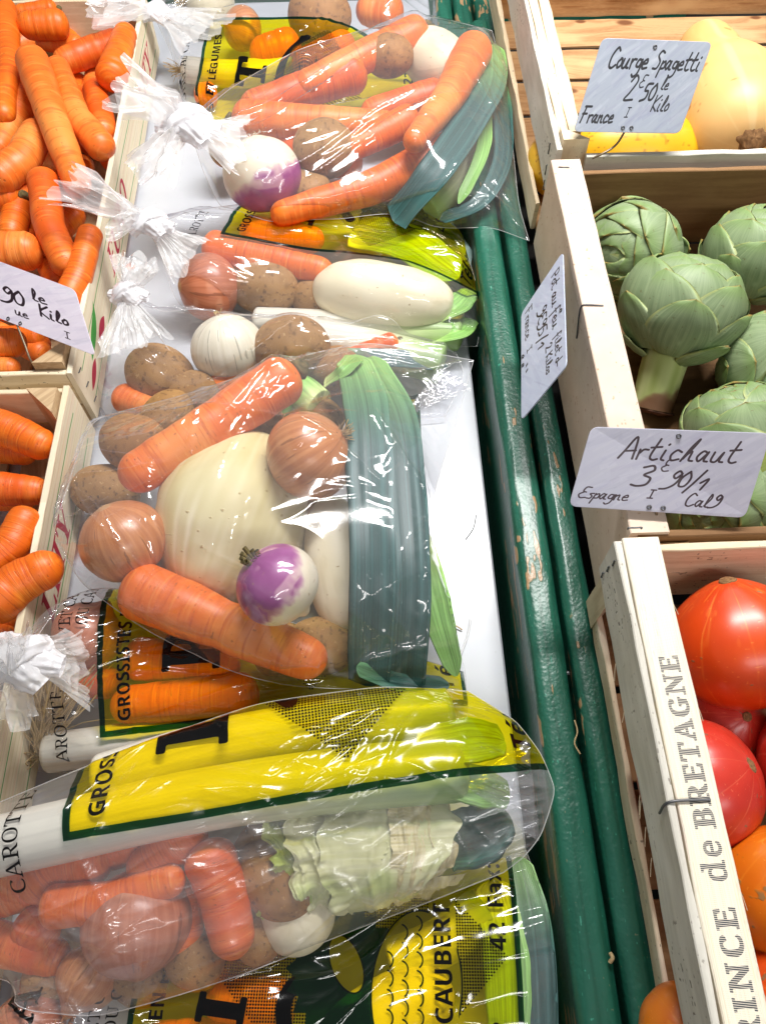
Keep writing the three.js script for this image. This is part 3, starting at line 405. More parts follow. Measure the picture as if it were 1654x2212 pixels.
const onionNeck = (g, c, ax, R) => tuft(g, 'dry_neck', c.clone().addScaledVector(ax, R * 1.05), ax, 14, R * 0.4, 0.9, 0.0009, M.onion, 9);
function leekStalk(g, pts, r, { name = 'stalk', mat = M.leek, flare = 0.15 } = {}) {
  const Q = pts.map(P), k = mpp(pts[0]) * r; return part(g, name, keep(sweep(Q, (t) => k * (1 + flare * t) * (t < 0.03 ? Math.sqrt(Math.max(0.02, 1 - (1 - t / 0.03) ** 2)) : 1) * (t > 0.97 ? Math.sqrt(Math.max(0.1, 1 - ((t - 0.97) / 0.03) ** 2)) : 1), { amp: 0.02, freq: 30, seed: cseed++, n: 30 })), mat);
}
function blade(g, pts, widths, { mat = M.leaf, fold = 0.25, name = 'leaf', twist = 0, end = 0.10, seed = cseed++ } = {}) {
  // a strap leaf: pts as photograph points with heights, widths in photograph pixels
  const Q = pts.map(P), cv = new THREE.CatmullRomCurve3(Q), wk = pts.map((p, i) => widths[i] * mpp(p)), N = 60, Mn = 16, th = 0.0007;
  const W = (t) => { const x = t * (wk.length - 1), i = Math.min(wk.length - 2, Math.floor(x)); return mix(wk[i], wk[i + 1], x - i); };
  const geo = gridGeo(N + 1, 2 * Mn + 1, (a, b, v, i, j) => {
    const t = a, c = cv.getPointAt(t), tg = cv.getTangentAt(t), up = V(Math.sin(twist * t), Math.cos(twist * t), 0), side = tg.clone().cross(up).normalize(), nrm = side.clone().cross(tg).normalize(), back = j > Mn, u = (j <= Mn ? j / Mn : (2 * Mn - j) / Mn) * 2 - 1;
    const w = W(t) * (1 + 0.05 * n3(t * 9, seed, 0)) * Math.sqrt(clamp(t / 0.05 + 0.04)) * Math.sqrt(clamp((1 - t) / end + 0.02)); v.copy(c).addScaledVector(side, u * w).addScaledVector(nrm, (fold * (Math.abs(u) - 0.4) * w) + 0.07 * w * n3(t * 8, u * 1.5, seed) + 0.035 * w * n3(u * 5, t * 1.5, seed + 3) - (back ? th : 0));
  }, (a, b) => [b < 0.5 ? b * 2 : 2 - b * 2, a]);
  return part(g, name, keep(geo), mat);
}

// ---------------------------------------------------------------- bags: print, film, knots
const PW = 0.34, PH = 0.44;                                    // the printed sheet in metres: text runs across, the knot is at its top
const printMap = canvasTex(1582, 2048, (c, w, h) => {
  const k = w / PW, X = (m) => m * k; c.fillStyle = '#f8f8fa'; c.fillRect(0, 0, w, h);
  const L = 0.035, T = 0.115, R = 0.325, B = 0.425;            // panel in metres
  c.fillStyle = '#12553a'; c.fillRect(X(L), X(T), X(R - L), X(B - T)); c.fillStyle = '#ffee10'; c.fillRect(X(L + 0.0045), X(T + 0.0045), X(R - L - 0.009), X(B - T - 0.009));
  const ink = '#0d0d0d'; c.fillStyle = ink;
  const F = (s, x, y, size, style = 'bold', fam = 'sans-serif') => { c.font = `${style} ${X(size)}px ${fam}`; c.fillText(s, X(x), X(y)); };
  F('GROSSISTES EN FRUITS ET LÉGUMES', L + 0.010, T + 0.026, 0.0148);
  // halftone lozenge
  const cx = (L + R) / 2, cy = T + 0.175, rad = 0.125; for (let y = -rad; y <= rad; y += 0.0022) for (let x = -rad; x <= rad; x += 0.0022) if (Math.abs(x) + Math.abs(y) < rad) { c.beginPath(); c.arc(X(cx + x), X(cy + y), X(0.00072), 0, 7); c.fill(); }
  // heavy fancy lettering, two lines
  c.save(); c.lineJoin = 'round'; c.strokeStyle = '#ffee10'; c.lineWidth = X(0.004);
  const big = (s, x, y, size, rot) => { c.save(); c.translate(X(x), X(y)); c.rotate(rot); c.font = `bold ${X(size)}px serif`; c.strokeText(s, 0, 0); c.fillText(s, 0, 0); c.lineWidth = X(0.003); c.strokeStyle = ink; c.strokeText(s, 0, 0); c.restore(); };
  big('P', L + 0.045, T + 0.098, 0.062, 0); big('I', L + 0.095, T + 0.088, 0.05, 0.1); big('R', L + 0.135, T + 0.098, 0.055, -0.05); big('T', L + 0.19, T + 0.094, 0.055, 0.06);
  c.strokeStyle = ink; c.lineWidth = X(0.012); c.lineCap = 'round'; c.beginPath(); c.moveTo(X(L + 0.07), X(T + 0.14)); c.bezierCurveTo(X(L + 0.11), X(T + 0.10), X(L + 0.14), X(T + 0.13), X(L + 0.12), X(T + 0.15)); c.moveTo(X(L + 0.16), X(T + 0.125)); c.bezierCurveTo(X(L + 0.2), X(T + 0.105), X(L + 0.235), X(T + 0.12), X(L + 0.25), X(T + 0.15)); c.stroke(); c.restore();
  // fruit drawing: leaf crown, pineapple scales, a lemon
  const fx = cx - 0.01, fy = cy + 0.005; c.fillStyle = ink; for (const [dx, dy] of [[0.05, -0.05], [0.075, -0.035], [0.085, -0.012]]) { c.beginPath(); c.moveTo(X(fx + 0.02), X(fy - 0.03)); c.lineTo(X(fx + dx), X(fy + dy)); c.lineTo(X(fx + 0.03), X(fy - 0.01)); c.fill(); }
  c.fillStyle = '#12553a'; c.beginPath(); for (let i = 0; i < 40; i++) { const a = i / 40 * 2 * pi, r = (i % 2 ? 0.038 : 0.046); c.lineTo(X(fx + r * Math.cos(a) * 1.1), X(fy - 0.015 + r * Math.sin(a))); } c.fill();
  c.fillStyle = '#ffee10'; c.strokeStyle = '#12331f'; c.lineWidth = X(0.0012); c.beginPath(); c.ellipse(X(fx - 0.012), X(fy + 0.045), X(0.055), X(0.036), 0.1, 0, 7); c.fill(); c.stroke();
  for (let i = 0; i < 5; i++) for (let j = 0; j < 8; j++) { const sx = fx - 0.058 + j * 0.013 + (i % 2) * 0.0065, sy = fy + 0.02 + i * 0.012; if (((sx - fx + 0.012) / 0.052) ** 2 + ((sy - fy - 0.045) / 0.033) ** 2 < 0.9) { c.beginPath(); c.arc(X(sx), X(sy), X(0.006), 0.2, 2.6); c.stroke(); } }
  c.beginPath(); c.ellipse(X(fx + 0.004), X(fy - 0.012), X(0.022), X(0.012), -0.5, 0, 7); c.fill(); c.stroke();
  c.fillStyle = '#ffee10'; c.fillRect(X(cx - 0.10), X(T + 0.236), X(0.2), X(0.022)); c.fillStyle = ink; F('Z CAUBERT', cx - 0.062, T + 0.2535, 0.0195);
  F('Tél: 03 22', L + 0.012, B - 0.0115, 0.0195, 'italic bold'); F('42  Fax: 03 22', L + 0.15, B - 0.0115, 0.0185);
  // names of the vegetables on the clear film above the panel
  c.fillStyle = ink; const S = (s, x, y, z) => F(s, x, y, z, '', 'serif');
  S('CAROTTE', 0.012, 0.088, 0.0135); S('NAVET CAT:2/O', 0.098, 0.094, 0.0125); S('OU CAT.II', 0.125, 0.107, 0.0125); S('POIREAU CAT-II', 0.215, 0.094, 0.0125);
  c.save(); c.translate(X(0.05), X(0.052)); c.rotate(-0.08); c.font = `italic bold ${X(0.034)}px serif`; c.fillText('POT AU FEU', 0, 0); c.restore(); c.font = `italic bold ${X(0.03)}px serif`; c.fillText('2 Kg', X(0.19), X(0.078));
}); printMap.wrapS = printMap.wrapT = THREE.ClampToEdgeWrapping;
const crumple = tex(512, 512, grey((u, v) => { const w = 0.06 * tn(u, v, 5, 5, 310), r = (a, f, g, s) => 1 - Math.abs(tn(u + w * a, v + w, f, g, s) * 2 - 1); return 0.6 * r(1, 3, 4, 300) ** 2 + 0.28 * r(-1, 6, 5, 301) ** 3 + 0.12 * tn(u, v, 9, 9, 303); }), false); crumple.channel = 1;
const filmOpt = { transmission: 0.95, thickness: 0, roughness: 0.10, ior: 1.55, bumpMap: crumple, bumpScale: 0.0028 };
M.film = phy({ ...filmOpt, map: printMap });
M.filmMist = phy({ ...filmOpt, map: printMap, transmission: 0.91, roughness: 0.2 });
M.filmPlain = phy({ ...filmOpt, color: 0xf8f8fa });
M.knot = phy({ color: 0xfaf9fc, transmission: 0.3, thickness: 0, roughness: 0.22, ior: 1.5, bumpMap: crumple, bumpScale: 0.003 });
M.tail = phy({ color: 0xffffff, transmission: 0.72, thickness: 0, roughness: 0.14, ior: 1.52, bumpMap: crumple, bumpScale: 0.003 });
M.seam = phy({ color: 0xffffff, transmission: 0.75, thickness: 0, roughness: 0.25 });

// height of everything lying on the tray so far, on a 2 mm grid
const GX0 = -0.6, GZ0 = -1.5, GC = 0.002, GW = 520, GH = 950, ground = new Float32Array(GW * GH);
function raster(geo, H) {
  const p = geo.attributes.position, ix = geo.index.array;
  for (let f = 0; f < ix.length; f += 3) {
    const X = [], Y = [], Z = []; for (let k = 0; k < 3; k++) { X.push((p.getX(ix[f + k]) - GX0) / GC); Y.push(p.getY(ix[f + k])); Z.push((p.getZ(ix[f + k]) - GZ0) / GC); }
    const x0 = Math.max(0, Math.ceil(Math.min(...X) - 0.3)), x1 = Math.min(GW - 1, Math.floor(Math.max(...X) + 0.3)), z0 = Math.max(0, Math.ceil(Math.min(...Z) - 0.3)), z1 = Math.min(GH - 1, Math.floor(Math.max(...Z) + 0.3)), d = (X[1] - X[0]) * (Z[2] - Z[0]) - (X[2] - X[0]) * (Z[1] - Z[0]);
    for (let z = z0; z <= z1; z++) for (let x = x0; x <= x1; x++) {
      let b = 1 / 3, c = 1 / 3; if (Math.abs(d) > 1e-6) { b = ((x - X[0]) * (Z[2] - Z[0]) - (X[2] - X[0]) * (z - Z[0])) / d; c = ((X[1] - X[0]) * (z - Z[0]) - (x - X[0]) * (Z[1] - Z[0])) / d; if (b < -0.2 || c < -0.2 || b + c > 1.2) continue; b = clamp(b); c = clamp(c, 0, 1 - b); }
      const y = Y[0] + (Y[1] - Y[0]) * b + (Y[2] - Y[0]) * c, k = z * GW + x; if (y > H[k]) H[k] = y;
    }
  }
}
const look = (H, x, z) => { const a = clamp((x - GX0) / GC, 0, GW - 1.01), b = clamp((z - GZ0) / GC, 0, GH - 1.01), i = Math.floor(a), j = Math.floor(b), k = j * GW + i, u = a - i, v = b - j; return mix(mix(H[k], H[k + 1], u), mix(H[k + GW], H[k + GW + 1], u), v); };
function edgeOf(list, n) { const c = new THREE.CatmullRomCurve3(list.map(P), false, 'catmullrom', 0.28); return c.getSpacedPoints(n); }
function bag(o) {
  // o.T far edge and o.B near edge from the knot to the bag's bottom, o.L and o.R the short sides between their ends
  const NS = o.NS || 210, NT = o.NT || 150, g = thing('vegetable_bag', o.label, 'plastic bag', null), cols = NS + 1, S = o.seed;
  const T = edgeOf(o.T, NS), B = edgeOf(o.B, NS), Le = edgeOf([o.T[0], ...(o.L || []), o.B[0]], NT), Re = edgeOf([o.T[o.T.length - 1], ...(o.R || []), o.B[o.B.length - 1]], NT);
  const H = Float32Array.from(ground); for (const q of cur) raster(q, H);
  const n = (NS + 1) * (NT + 1), px = new Float32Array(n), pz = new Float32Array(n), h = new Float32Array(n), ob = new Float32Array(n);
  for (let i = 0; i <= NT; i++) for (let j = 0; j <= NS; j++) {
    const s = j / NS, t = i / NT, k = i * cols + j, co = (f) => (1 - t) * T[j][f] + t * B[j][f] + (1 - s) * Le[i][f] + s * Re[i][f] - ((1 - s) * (1 - t) * T[0][f] + s * (1 - t) * T[NS][f] + (1 - s) * t * B[0][f] + s * t * B[NS][f]);
    px[k] = co('x'); pz[k] = co('z'); ob[k] = look(H, px[k], pz[k]) + 0.0018; const e = i === 0 || j === 0 || i === NT || j === NS; h[k] = e ? Math.max(co('y'), look(ground, px[k], pz[k]) + 0.0015) : Math.max(ob[k], co('y') * 0.6);
  }
  for (let it = 0; it < 420; it++) { const w = it < 380 ? 1.82 : 1; for (let i = 1; i < NT; i++) for (let j = 1; j < NS; j++) { const k = i * cols + j, a = (h[k - 1] + h[k + 1] + h[k - cols] + h[k + cols]) / 4; h[k] = Math.max(ob[k], h[k] + w * (a - h[k])); } }
  // creases and gathers of the film, always outwards so that it never cuts into what it holds
  const r = rng(S * 77 + 3), C = [], LX = T[0].distanceTo(T[NS]), WZ = Math.max(0.12, T[NS >> 1].distanceTo(B[NS >> 1]));
  for (let i = 0; i < (o.creases || 60) / 4; i++) {             // bundles of nearly parallel tension folds
    const s0 = r() * LX, t0 = r() * WZ, dir = (o.dir ?? 0) + (r() - 0.5) * 2.2 + (r() < 0.22 ? 1.4 : 0), fan = (r() - 0.5) * 0.5, m = 1 + Math.floor(r() * 4), gap = 0.006 + r() * 0.012, len0 = 0.05 + r() * 0.14;
    for (let q = 0; q < m; q++) { const d = dir + fan * q + (r() - 0.5) * 0.12, sh = (r() - 0.5) * 0.03; C.push([s0 - Math.sin(dir) * gap * q + Math.cos(dir) * sh, t0 + Math.cos(dir) * gap * q + Math.sin(dir) * sh, Math.cos(d), Math.sin(d), len0 * (0.5 + r() * 0.7), 0.0008 + r() * 0.0026, 0.0012 + r() * 0.0026, (r() - 0.5) * 9]); }
  }
  for (const e of o.folds || []) { const a = P(e[0]), b = P(e[1]), c = (p) => { let best = 1e9, bs = 0, bt = 0; for (let i = 0; i <= NT; i += 2) for (let j = 0; j <= NS; j += 2) { const k = i * cols + j, d = (px[k] - p.x) ** 2 + (pz[k] - p.z) ** 2; if (d < best) { best = d; bs = j / NS; bt = i / NT; } } return [bs * LX, bt * WZ]; }, A = c(a), Bq = c(b), L = Math.hypot(Bq[0] - A[0], Bq[1] - A[1]); C.push([(A[0] + Bq[0]) / 2, (A[1] + Bq[1]) / 2, (Bq[0] - A[0]) / L, (Bq[1] - A[1]) / L, L, e[2] || 0.005, e[3] || 0.003, 0]); }
  const off = new Float32Array(n);
  for (let i = 0; i <= NT; i++) for (let j = 0; j <= NS; j++) {
    const s = j / NS, t = i / NT, k = i * cols + j, X = s * LX, Z = t * WZ; let w = 0;
    for (const c of C) { const dx = X - c[0], dz = Z - c[1], al = dx * c[2] + dz * c[3]; if (al < -c[4] / 2 || al > c[4] / 2) continue; const ac = -dx * c[3] + dz * c[2] + c[7] * al * al; if (Math.abs(ac) > 0.014) continue; const f = 1 - (2 * al / c[4]) ** 2; w += c[5] * f * Math.exp(-Math.abs(ac) / c[6]); }
    const ga = Math.exp(-s * (o.gather || 7)), pl = Math.abs(n3(t * (o.pleats || 26), s * 3.0, S)) ; w += (0.008 * ga) * (1 - pl) * ss(0, 0.05, s);
    const edge = Math.min(s, 1 - s, t, 1 - t), gr = Math.exp(-(1 - s) * 12); w += 0.004 * gr * (1 - Math.abs(n3(t * 20, s * 4, S + 9)));
    const qx = X * Math.cos(o.dir ?? 0) + Z * Math.sin(o.dir ?? 0), qz = -X * Math.sin(o.dir ?? 0) + Z * Math.cos(o.dir ?? 0); w += 0.004 * Math.max(0, fbm(qx * 9 + S, qz * 22, S)) + 0.0018 * (1 - Math.abs(n3(qx * 16, qz * 46, S + 4))) ** 2;
    off[k] = w * ss(0, 0.02, edge);
  }
  const cs = Math.cos(o.turn || 0), sn = Math.sin(o.turn || 0), o0 = P(o.print || o.T[0]), ps = o.scale || 1;
  const uvOf = (x, z) => { const dx = x - o0.x, dz = z - o0.z, ty = (dx * cs + dz * sn) * ps + (o.py ?? 0.115), tx = (dx * sn - dz * cs) * ps + (o.px ?? 0.015); return [tx / PW, 1 - ty / PH]; };
  const geo = gridGeo(NT + 1, NS + 1, (a, b, v, i, j) => { const k = i * cols + j; v.set(px[k], h[k] + off[k], pz[k]); }, (a, b, v) => uvOf(v.x, v.z));
  const u1 = new Float32Array(n * 2); for (let k = 0; k < n; k++) { u1[k * 2] = px[k] * 5.5 + S * 0.31; u1[k * 2 + 1] = pz[k] * 5.5 + S * 0.77; } geo.setAttribute('uv1', new THREE.BufferAttribute(u1, 2));
  part(g, 'film', geo, o.plain ? M.filmPlain : o.mist ? M.filmMist : M.film);
  const seam = (list, nm) => part(g, nm, new THREE.TubeGeometry(new THREE.CatmullRomCurve3(list.filter((_, i) => i % 6 === 0 || i === list.length - 1)), 90, 0.0004, 5), M.seam);
  const row = (i) => Array.from({ length: NS + 1 }, (_, j) => V(px[i * cols + j], h[i * cols + j], pz[i * cols + j])), col = (j) => Array.from({ length: NT + 1 }, (_, i) => V(px[i * cols + j], h[i * cols + j], pz[i * cols + j]));
  seam(row(0), 'edge_fold'); seam(row(NT), 'edge_fold'); seam(col(NS), 'bottom_seal');
  for (const kn of o.knots || []) knot(g, kn, S);
  if (o.extra) o.extra(g);
  raster(geo, ground); cur = []; return fin(g);
}
function knot(g, { at: c, r, tails, loose }, S) {
  const C = P(c), k = mpp(c), R = r * k;
  const q = rng(S * 5 + 1), pl = (t, th, k, s) => 1 + 0.16 * (1 - Math.abs(Math.sin(th * k + s))) ** 2 + 0.12 * n3(t * 6, Math.cos(th) * 2, s) + 0.10 * n3(t * 14, Math.sin(th) * 5, s + 3);
  const loop = (nm, pts, rr, k, s) => { const kg = sweep(pts.map((p) => C.clone().addScaledVector(V(...p), R)), (t, th) => R * rr * (0.55 + 0.45 * Math.sin(pi * clamp(t, 0.04, 0.96))) * pl(t, th, k, s), { seg: 46, n: 44, amp: 0.05, freq: 90, seed: s, flat: 0.8 }); kg.setAttribute('uv1', kg.attributes.uv.clone()); part(g, nm, kg, M.knot); };
  if (!loose) { loop('knot', [[-0.9, -0.1, 0.55], [-0.35, 0.42, 0.25], [0.3, 0.5, -0.2], [0.85, -0.05, -0.6]], 0.52, 4, S); loop('knot', [[-0.75, -0.1, -0.75], [-0.3, 0.2, -0.3], [0.25, 0.25, 0.35], [0.8, -0.15, 0.8]], 0.6, 5, S + 2); loop('knot', [[-1.2, 0, -0.1], [-0.4, 0.1, 0.1], [0.5, 0.1, 0.05], [1.4, -0.1, 0.2]], 0.55, 6, S + 5); }
  (tails || []).forEach(({ to, half, fold = 10, lift = 1 }, ti) => {
    const E = P(to), d = E.clone().sub(C), len = d.length(), hw = half * mpp(to); d.normalize(); const side = d.clone().cross(V(0, 1, 0)).normalize(), up = side.clone().cross(d).normalize();
    for (let sh = 0; sh < 2; sh++) {
      const so = S * 3 + ti * 7 + sh * 19;
      const geo = gridGeo(50, 130, (a, b, v) => {
        const u = b * 2 - 1, L = len * (1 + (loose ? 0.05 : 0.2) * n3(b * 5, so, 1) + (loose ? 0 : 0.05) * n3(b * 14, so, 2)), x = Math.pow(a, 0.9), w = hw * (0.10 + 0.9 * Math.pow(x, 1.1)), rg = (1 - Math.abs(n3(b * fold, x * 1.2, so))) * 0.7 + (1 - Math.abs(n3(b * fold * 2.3, x * 2, so + 4))) * 0.3;
        v.copy(C).addScaledVector(d, x * L).addScaledVector(side, u * w + 0.16 * w * n3(b * 7, x * 2.5, so + 6)).addScaledVector(up, lift * ((rg - 0.45) * (0.35 * hw + R * 0.5) * ss(0, 0.35, x) + (sh ? -0.25 : 0.3) * hw * Math.sin(pi * x * 0.7) * (1 - u * u)) + R * 0.3 * (1 - x) * (sh ? -1 : 1) * (1 - u * u));
      }, (a, b) => [b, a]); geo.setAttribute('uv1', geo.attributes.uv.clone()); part(g, loose ? 'crumpled_corner' : 'tail', geo, loose ? M.filmPlain : M.tail);
    }
  });
}

// ---------------------------------------------------------------- loose carrots in the two crates
{
  const L1 = 'loose unwrapped carrot in the far printed crate', G1 = 'carrots in the far crate', c1 = (...a) => carrot(L1, G1, ...a);
  carrot('upright carrot at the outer edge of the far crate', G1, [8, 10, 0.105], [8, 262, 0.098], 27, 24, { bend: [14, 0, 0], m: 0 });
  carrot('short thick carrot lying crosswise near the back board', G1, [150, 52, 0.100], [38, 56, 0.104], 31, 27, { m: 0 });
  carrot('carrot with a dry top against the back board', G1, [125, 18, 0.085], [30, 30, 0.085], 20, 16, { stub: 0.7 });
  carrot('thin carrot with a dry top under the crosswise stub', G1, [180, 100, 0.075], [80, 90, 0.07], 22, 16, { stub: 0.8 });
  carrot('carrot slanting beside the back board', G1, [275, 92, 0.082], [118, 140, 0.080], 33, 26, { bend: [0, -4, 0], m: 2 });
  carrot('longest carrot bridging the heap in the far crate', G1, [66, 118, 0.120], [176, 420, 0.100], 36, 29, { bend: [-8, -18, 0.008], m: 1 });
  carrot('carrot beside the longest one, thicker toward its yellow tip', G1, [122, 138, 0.098], [232, 332, 0.100], 25, 33, { bend: [-8, 20, 0.004], m: 1, stub: 0.5 });
  carrot('ringed carrot standing against the printed board', G1, [238, 180, 0.098], [276, 60, 0.098], 36, 22, { rings: 3, m: 0 });
  carrot('slim carrot passing under the longest one', G1, [78, 176, 0.085], [-12, 335, 0.08], 29, 26, { m: 1 });
  carrot('pale ridged carrot leaning into the middle of the far crate', G1, [-20, 400, 0.100], [92, 272, 0.094], 40, 33, { m: 1, bend: [12, 10, 0] });
  carrot('carrot showing its brown stem end under the ridged one', G1, [46, 424, 0.078], [-40, 430, 0.078], 30, 28, { stub: 1.0, m: 0 });
  carrot('thick carrot pointing at the price sign', G1, [92, 376, 0.100], [152, 590, 0.090], 33, 32, { bend: [-14, 6, 0.004], m: 2 });
  carrot('deep carrot behind the one pointing at the sign', G1, [54, 400, 0.066], [20, 520, 0.066], 31, 28, { m: 0 });
  carrot('stubby carrot lying level above the price sign', G1, [-30, 548, 0.092], [92, 540, 0.092], 46, 40, { m: 1 });
  carrot('smooth carrot between the price sign and the printed board', G1, [200, 492, 0.098], [132, 680, 0.086], 26, 34, { m: 0, bend: [6, 6, 0] });
  carrot('carrot lying under the far bag tail', G1, [205, 185, 0.074], [228, 300, 0.078], 26, 30, { m: 2 });
  carrot('deep carrot under the far bag tail', G1, [186, 200, 0.06], [250, 360, 0.06], 30, 26, { m: 2 });
  carrot('deep carrot beside the smooth one by the sign', G1, [112, 560, 0.066], [140, 640, 0.06], 34, 30, { m: 2 });
  carrot('carrot showing below the price sign', G1, [-40, 745, 0.082], [60, 738, 0.076], 34, 30, { m: 0 });
  carrot('small carrot wedged at the corner post below the sign', G1, [-50, 792, 0.070], [46, 796, 0.068], 26, 22, { m: 1 });
  c1([-30, 150, 0.07], [60, 280, 0.06], 30, 26, { m: 2 });
  const r = rng(31);                                           // the layer below
  for (let i = 0; i < 26; i++) { const x = mix(-30, 235, r()), y = mix(60, 760, (i + r()) / 26), a = r() * 6.3, l = 75, dx = Math.cos(a) * l, dy = Math.sin(a) * l * 0.8; c1([clamp(x - dx, -80, 255 - y * 0.16), y - dy, 0.036 + r() * 0.014], [clamp(x + dx, -80, 255 - y * 0.16), y + dy, 0.036 + r() * 0.014], 27, 21, { m: i % 3 }); }
  const L2 = 'loose unwrapped carrot in the near crate', G2 = 'carrots in the near crate', c2 = (...a) => carrot(L2, G2, ...a);
  carrot('thick carrot against the inner board of the near crate', G2, [-60, 906, 0.085], [118, 972, 0.078], 44, 33, { m: 0, bend: [0, -6, 0] });
  carrot('carrot lying under the thick one in the near crate', G2, [-60, 1052, 0.068], [108, 1062, 0.062], 40, 30, { m: 2 });
  carrot('forked looking carrot crossing the others in the near crate', G2, [70, 1098, 0.088], [-50, 1240, 0.085], 36, 44, { m: 0, bend: [16, 8, 0] });
  carrot('deep carrot below the near crate rim', G2, [-50, 1262, 0.064], [60, 1230, 0.06], 40, 30, { m: 0 });
  carrot('large glossy carrot hanging over the printed rim of the near crate', G2, [-40, 1328, 0.098], [135, 1208, 0.100], 54, 40, { m: 0, bend: [-8, -8, 0], lump: 0.07 });
  carrot('carrot beside the knotted bag tail in the near crate', G2, [-80, 1560, 0.05], [10, 1500, 0.05], 40, 34, { m: 2 });
  for (let i = 0; i < 9; i++) { const x = mix(-60, 60, r()), y = mix(930, 1650, (i + r()) / 9); c2([x - 60, y - 30 + r() * 60, 0.034], [clamp(x + 60, -90, 90 - (y - 1000) * 0.14), y, 0.034], 34, 28, { m: i % 3 }); }
  cur = [];
}

// ---------------------------------------------------------------- bag at the far end
{
  const l = 'in the bag at the far end of the tray';
  bulb('leek_root_end', 'white bulbous leek end ' + l, 'leek', [455, 2, 0.045], 52, BALL, M.white, { axis: V(1, 0, 0), parts: (g, c, ax, R) => tuft(g, 'roots', c.clone().addScaledVector(ax, -R * 0.9), ax.clone().negate(), 40, R * 0.6, 1.4, 0.0005, M.root, 3) });
  bulb('onion', 'brown papery onion ' + l, 'onion', [524, 62, 0.05], 44, ONION, M.onion, { axis: V(-0.6, 0.5, 0.4) });
  potato('large pale potato ' + l, [690, 34, 0.058], 66, 54, { mat: M.potatoPale });
  carrot('carrot lying between onion and potato ' + l, null, [650, 95, 0.05], [540, 120, 0.045], 40, 30);
  carrot('carrot pointing away from the potato ' + l, null, [870, 30, 0.06], [770, 20, 0.055], 36, 30);
  carrot('carrot under the potato ' + l, null, [640, 150, 0.055], [760, 85, 0.055], 34, 28);
  const g = thing('leek', 'white leek stalk under the printed word LÉGUMES', 'leek'); leekStalk(g, [[395, 150, 0.028], [520, 160, 0.030], [700, 130, 0.032]], 26); tuft(g, 'roots', P([396, 150, 0.028]), V(-1, 0.2, 0.3), 40, 0.025, 1.5, 0.0005, M.root, 11); fin(g);
  carrot('carrot beside the leek roots ' + l, null, [470, 205, 0.022], [420, 205, 0.022], 26, 22);
  bag({ seed: 1, label: 'clear bag with yellow LÉGUMES panel at the far end', T: [[335, 26, 0.07], [430, -70, 0.06], [650, -110, 0.06], [940, -60, 0.05]], L: [[334, 34, 0.07]], R: [[950, 20, 0.04]], B: [[338, 44, 0.06], [372, 120, 0.02], [400, 215, 0.012], [520, 260, 0.012], [900, 190, 0.02]], print: [447, 62, 0.06], px: 0.325 - 0.006, py: 0.112, turn: 0.16, knots: [{ at: [338, 32, 0.085], r: 28, tails: [{ to: [205, 30, 0.115], half: 60, fold: 6 }, { to: [450, 70, 0.09], half: 90, fold: 9, lift: 0.4 }] }], creases: 50 });
}
// ---------------------------------------------------------------- second printed bag, under the far carrot bag
{
  const l = 'in the bag with the daikon';
  bulb('onion', 'reddish brown onion ' + l, 'onion', [452, 620, 0.04], 72, ONION0, M.onionRed, { axis: V(-0.8, 0.35, 0.3) });
  potato('brown potato beside the red onion ' + l, [580, 622, 0.034], 74, 56);
  carrot('long carrot under the yellow panel ' + l, null, [440, 530, 0.05], [720, 590, 0.05], 38, 28, { m: 0 });
  carrot('second carrot under the yellow panel ' + l, null, [520, 500, 0.04], [700, 520, 0.045], 36, 28, { m: 0 });
  bulb('daikon', 'cream coloured blunt daikon ' + l, 'daikon', [830, 640, 0.042], 72, (t) => [Math.sin(pi * t) ** 0.75, Math.cos(pi * t) * 2.15], M.white, { axis: V(1, 0, 0.22), amp: 0.06 });
  const g = thing('leek', 'pale yellow green leek along the edge of the bag with the daikon', 'leek'); leekStalk(g, [[545, 690, 0.022], [720, 700, 0.022], [880, 715, 0.022], [1000, 725, 0.02]], 27, { flare: 0.25 });
  blade(g, [[930, 690, 0.03], [985, 660, 0.045], [1018, 625, 0.03]], [26, 30, 16], { mat: M.leafPale }); blade(g, [[920, 730, 0.02], [985, 715, 0.038], [1022, 690, 0.02]], [22, 28, 16], { mat: M.leafPale }); fin(g);
  const d = thing('leek', 'dark green leek top beneath the yellow panel of the daikon bag', 'leek'); blade(d, [[760, 500, 0.05], [880, 530, 0.055], [990, 600, 0.045]], [50, 55, 40], { mat: M.leafPale }); blade(d, [[780, 460, 0.04], [920, 490, 0.045], [1010, 580, 0.03]], [44, 50, 32], { mat: M.leafDark }); fin(d);
  potato('dark potato beside the daikon end', [690, 640, 0.025], 60, 42, { seed: 65 }); potato('potato deep below the red onion', [500, 580, 0.026], 60, 46, { seed: 66 });
  bag({ seed: 2, label: 'clear bag with yellow panel holding daikon, leek and red onion', T: [[335, 486, 0.09], [420, 455, 0.06], [620, 430, 0.05], [880, 430, 0.05], [1000, 520, 0.035]], L: [[334, 492, 0.085]], R: [[1024, 600, 0.03], [1038, 680, 0.015]], B: [[338, 502, 0.08], [352, 560, 0.05], [392, 660, 0.012], [560, 712, 0.012], [800, 745, 0.01], [1030, 748, 0.008]], print: [486, 515, 0.065], px: 0.038, py: 0.118, turn: 0.24, scale: 1.02, knots: [{ at: [322, 486, 0.12], r: 38, tails: [{ to: [158, 412, 0.14], half: 76, fold: 5 }, { to: [410, 560, 0.09], half: 72, fold: 8, lift: 0.4 }, { to: [250, 470, 0.13], half: 70, fold: 6, lift: 0.8 }] }], creases: 60 });
}
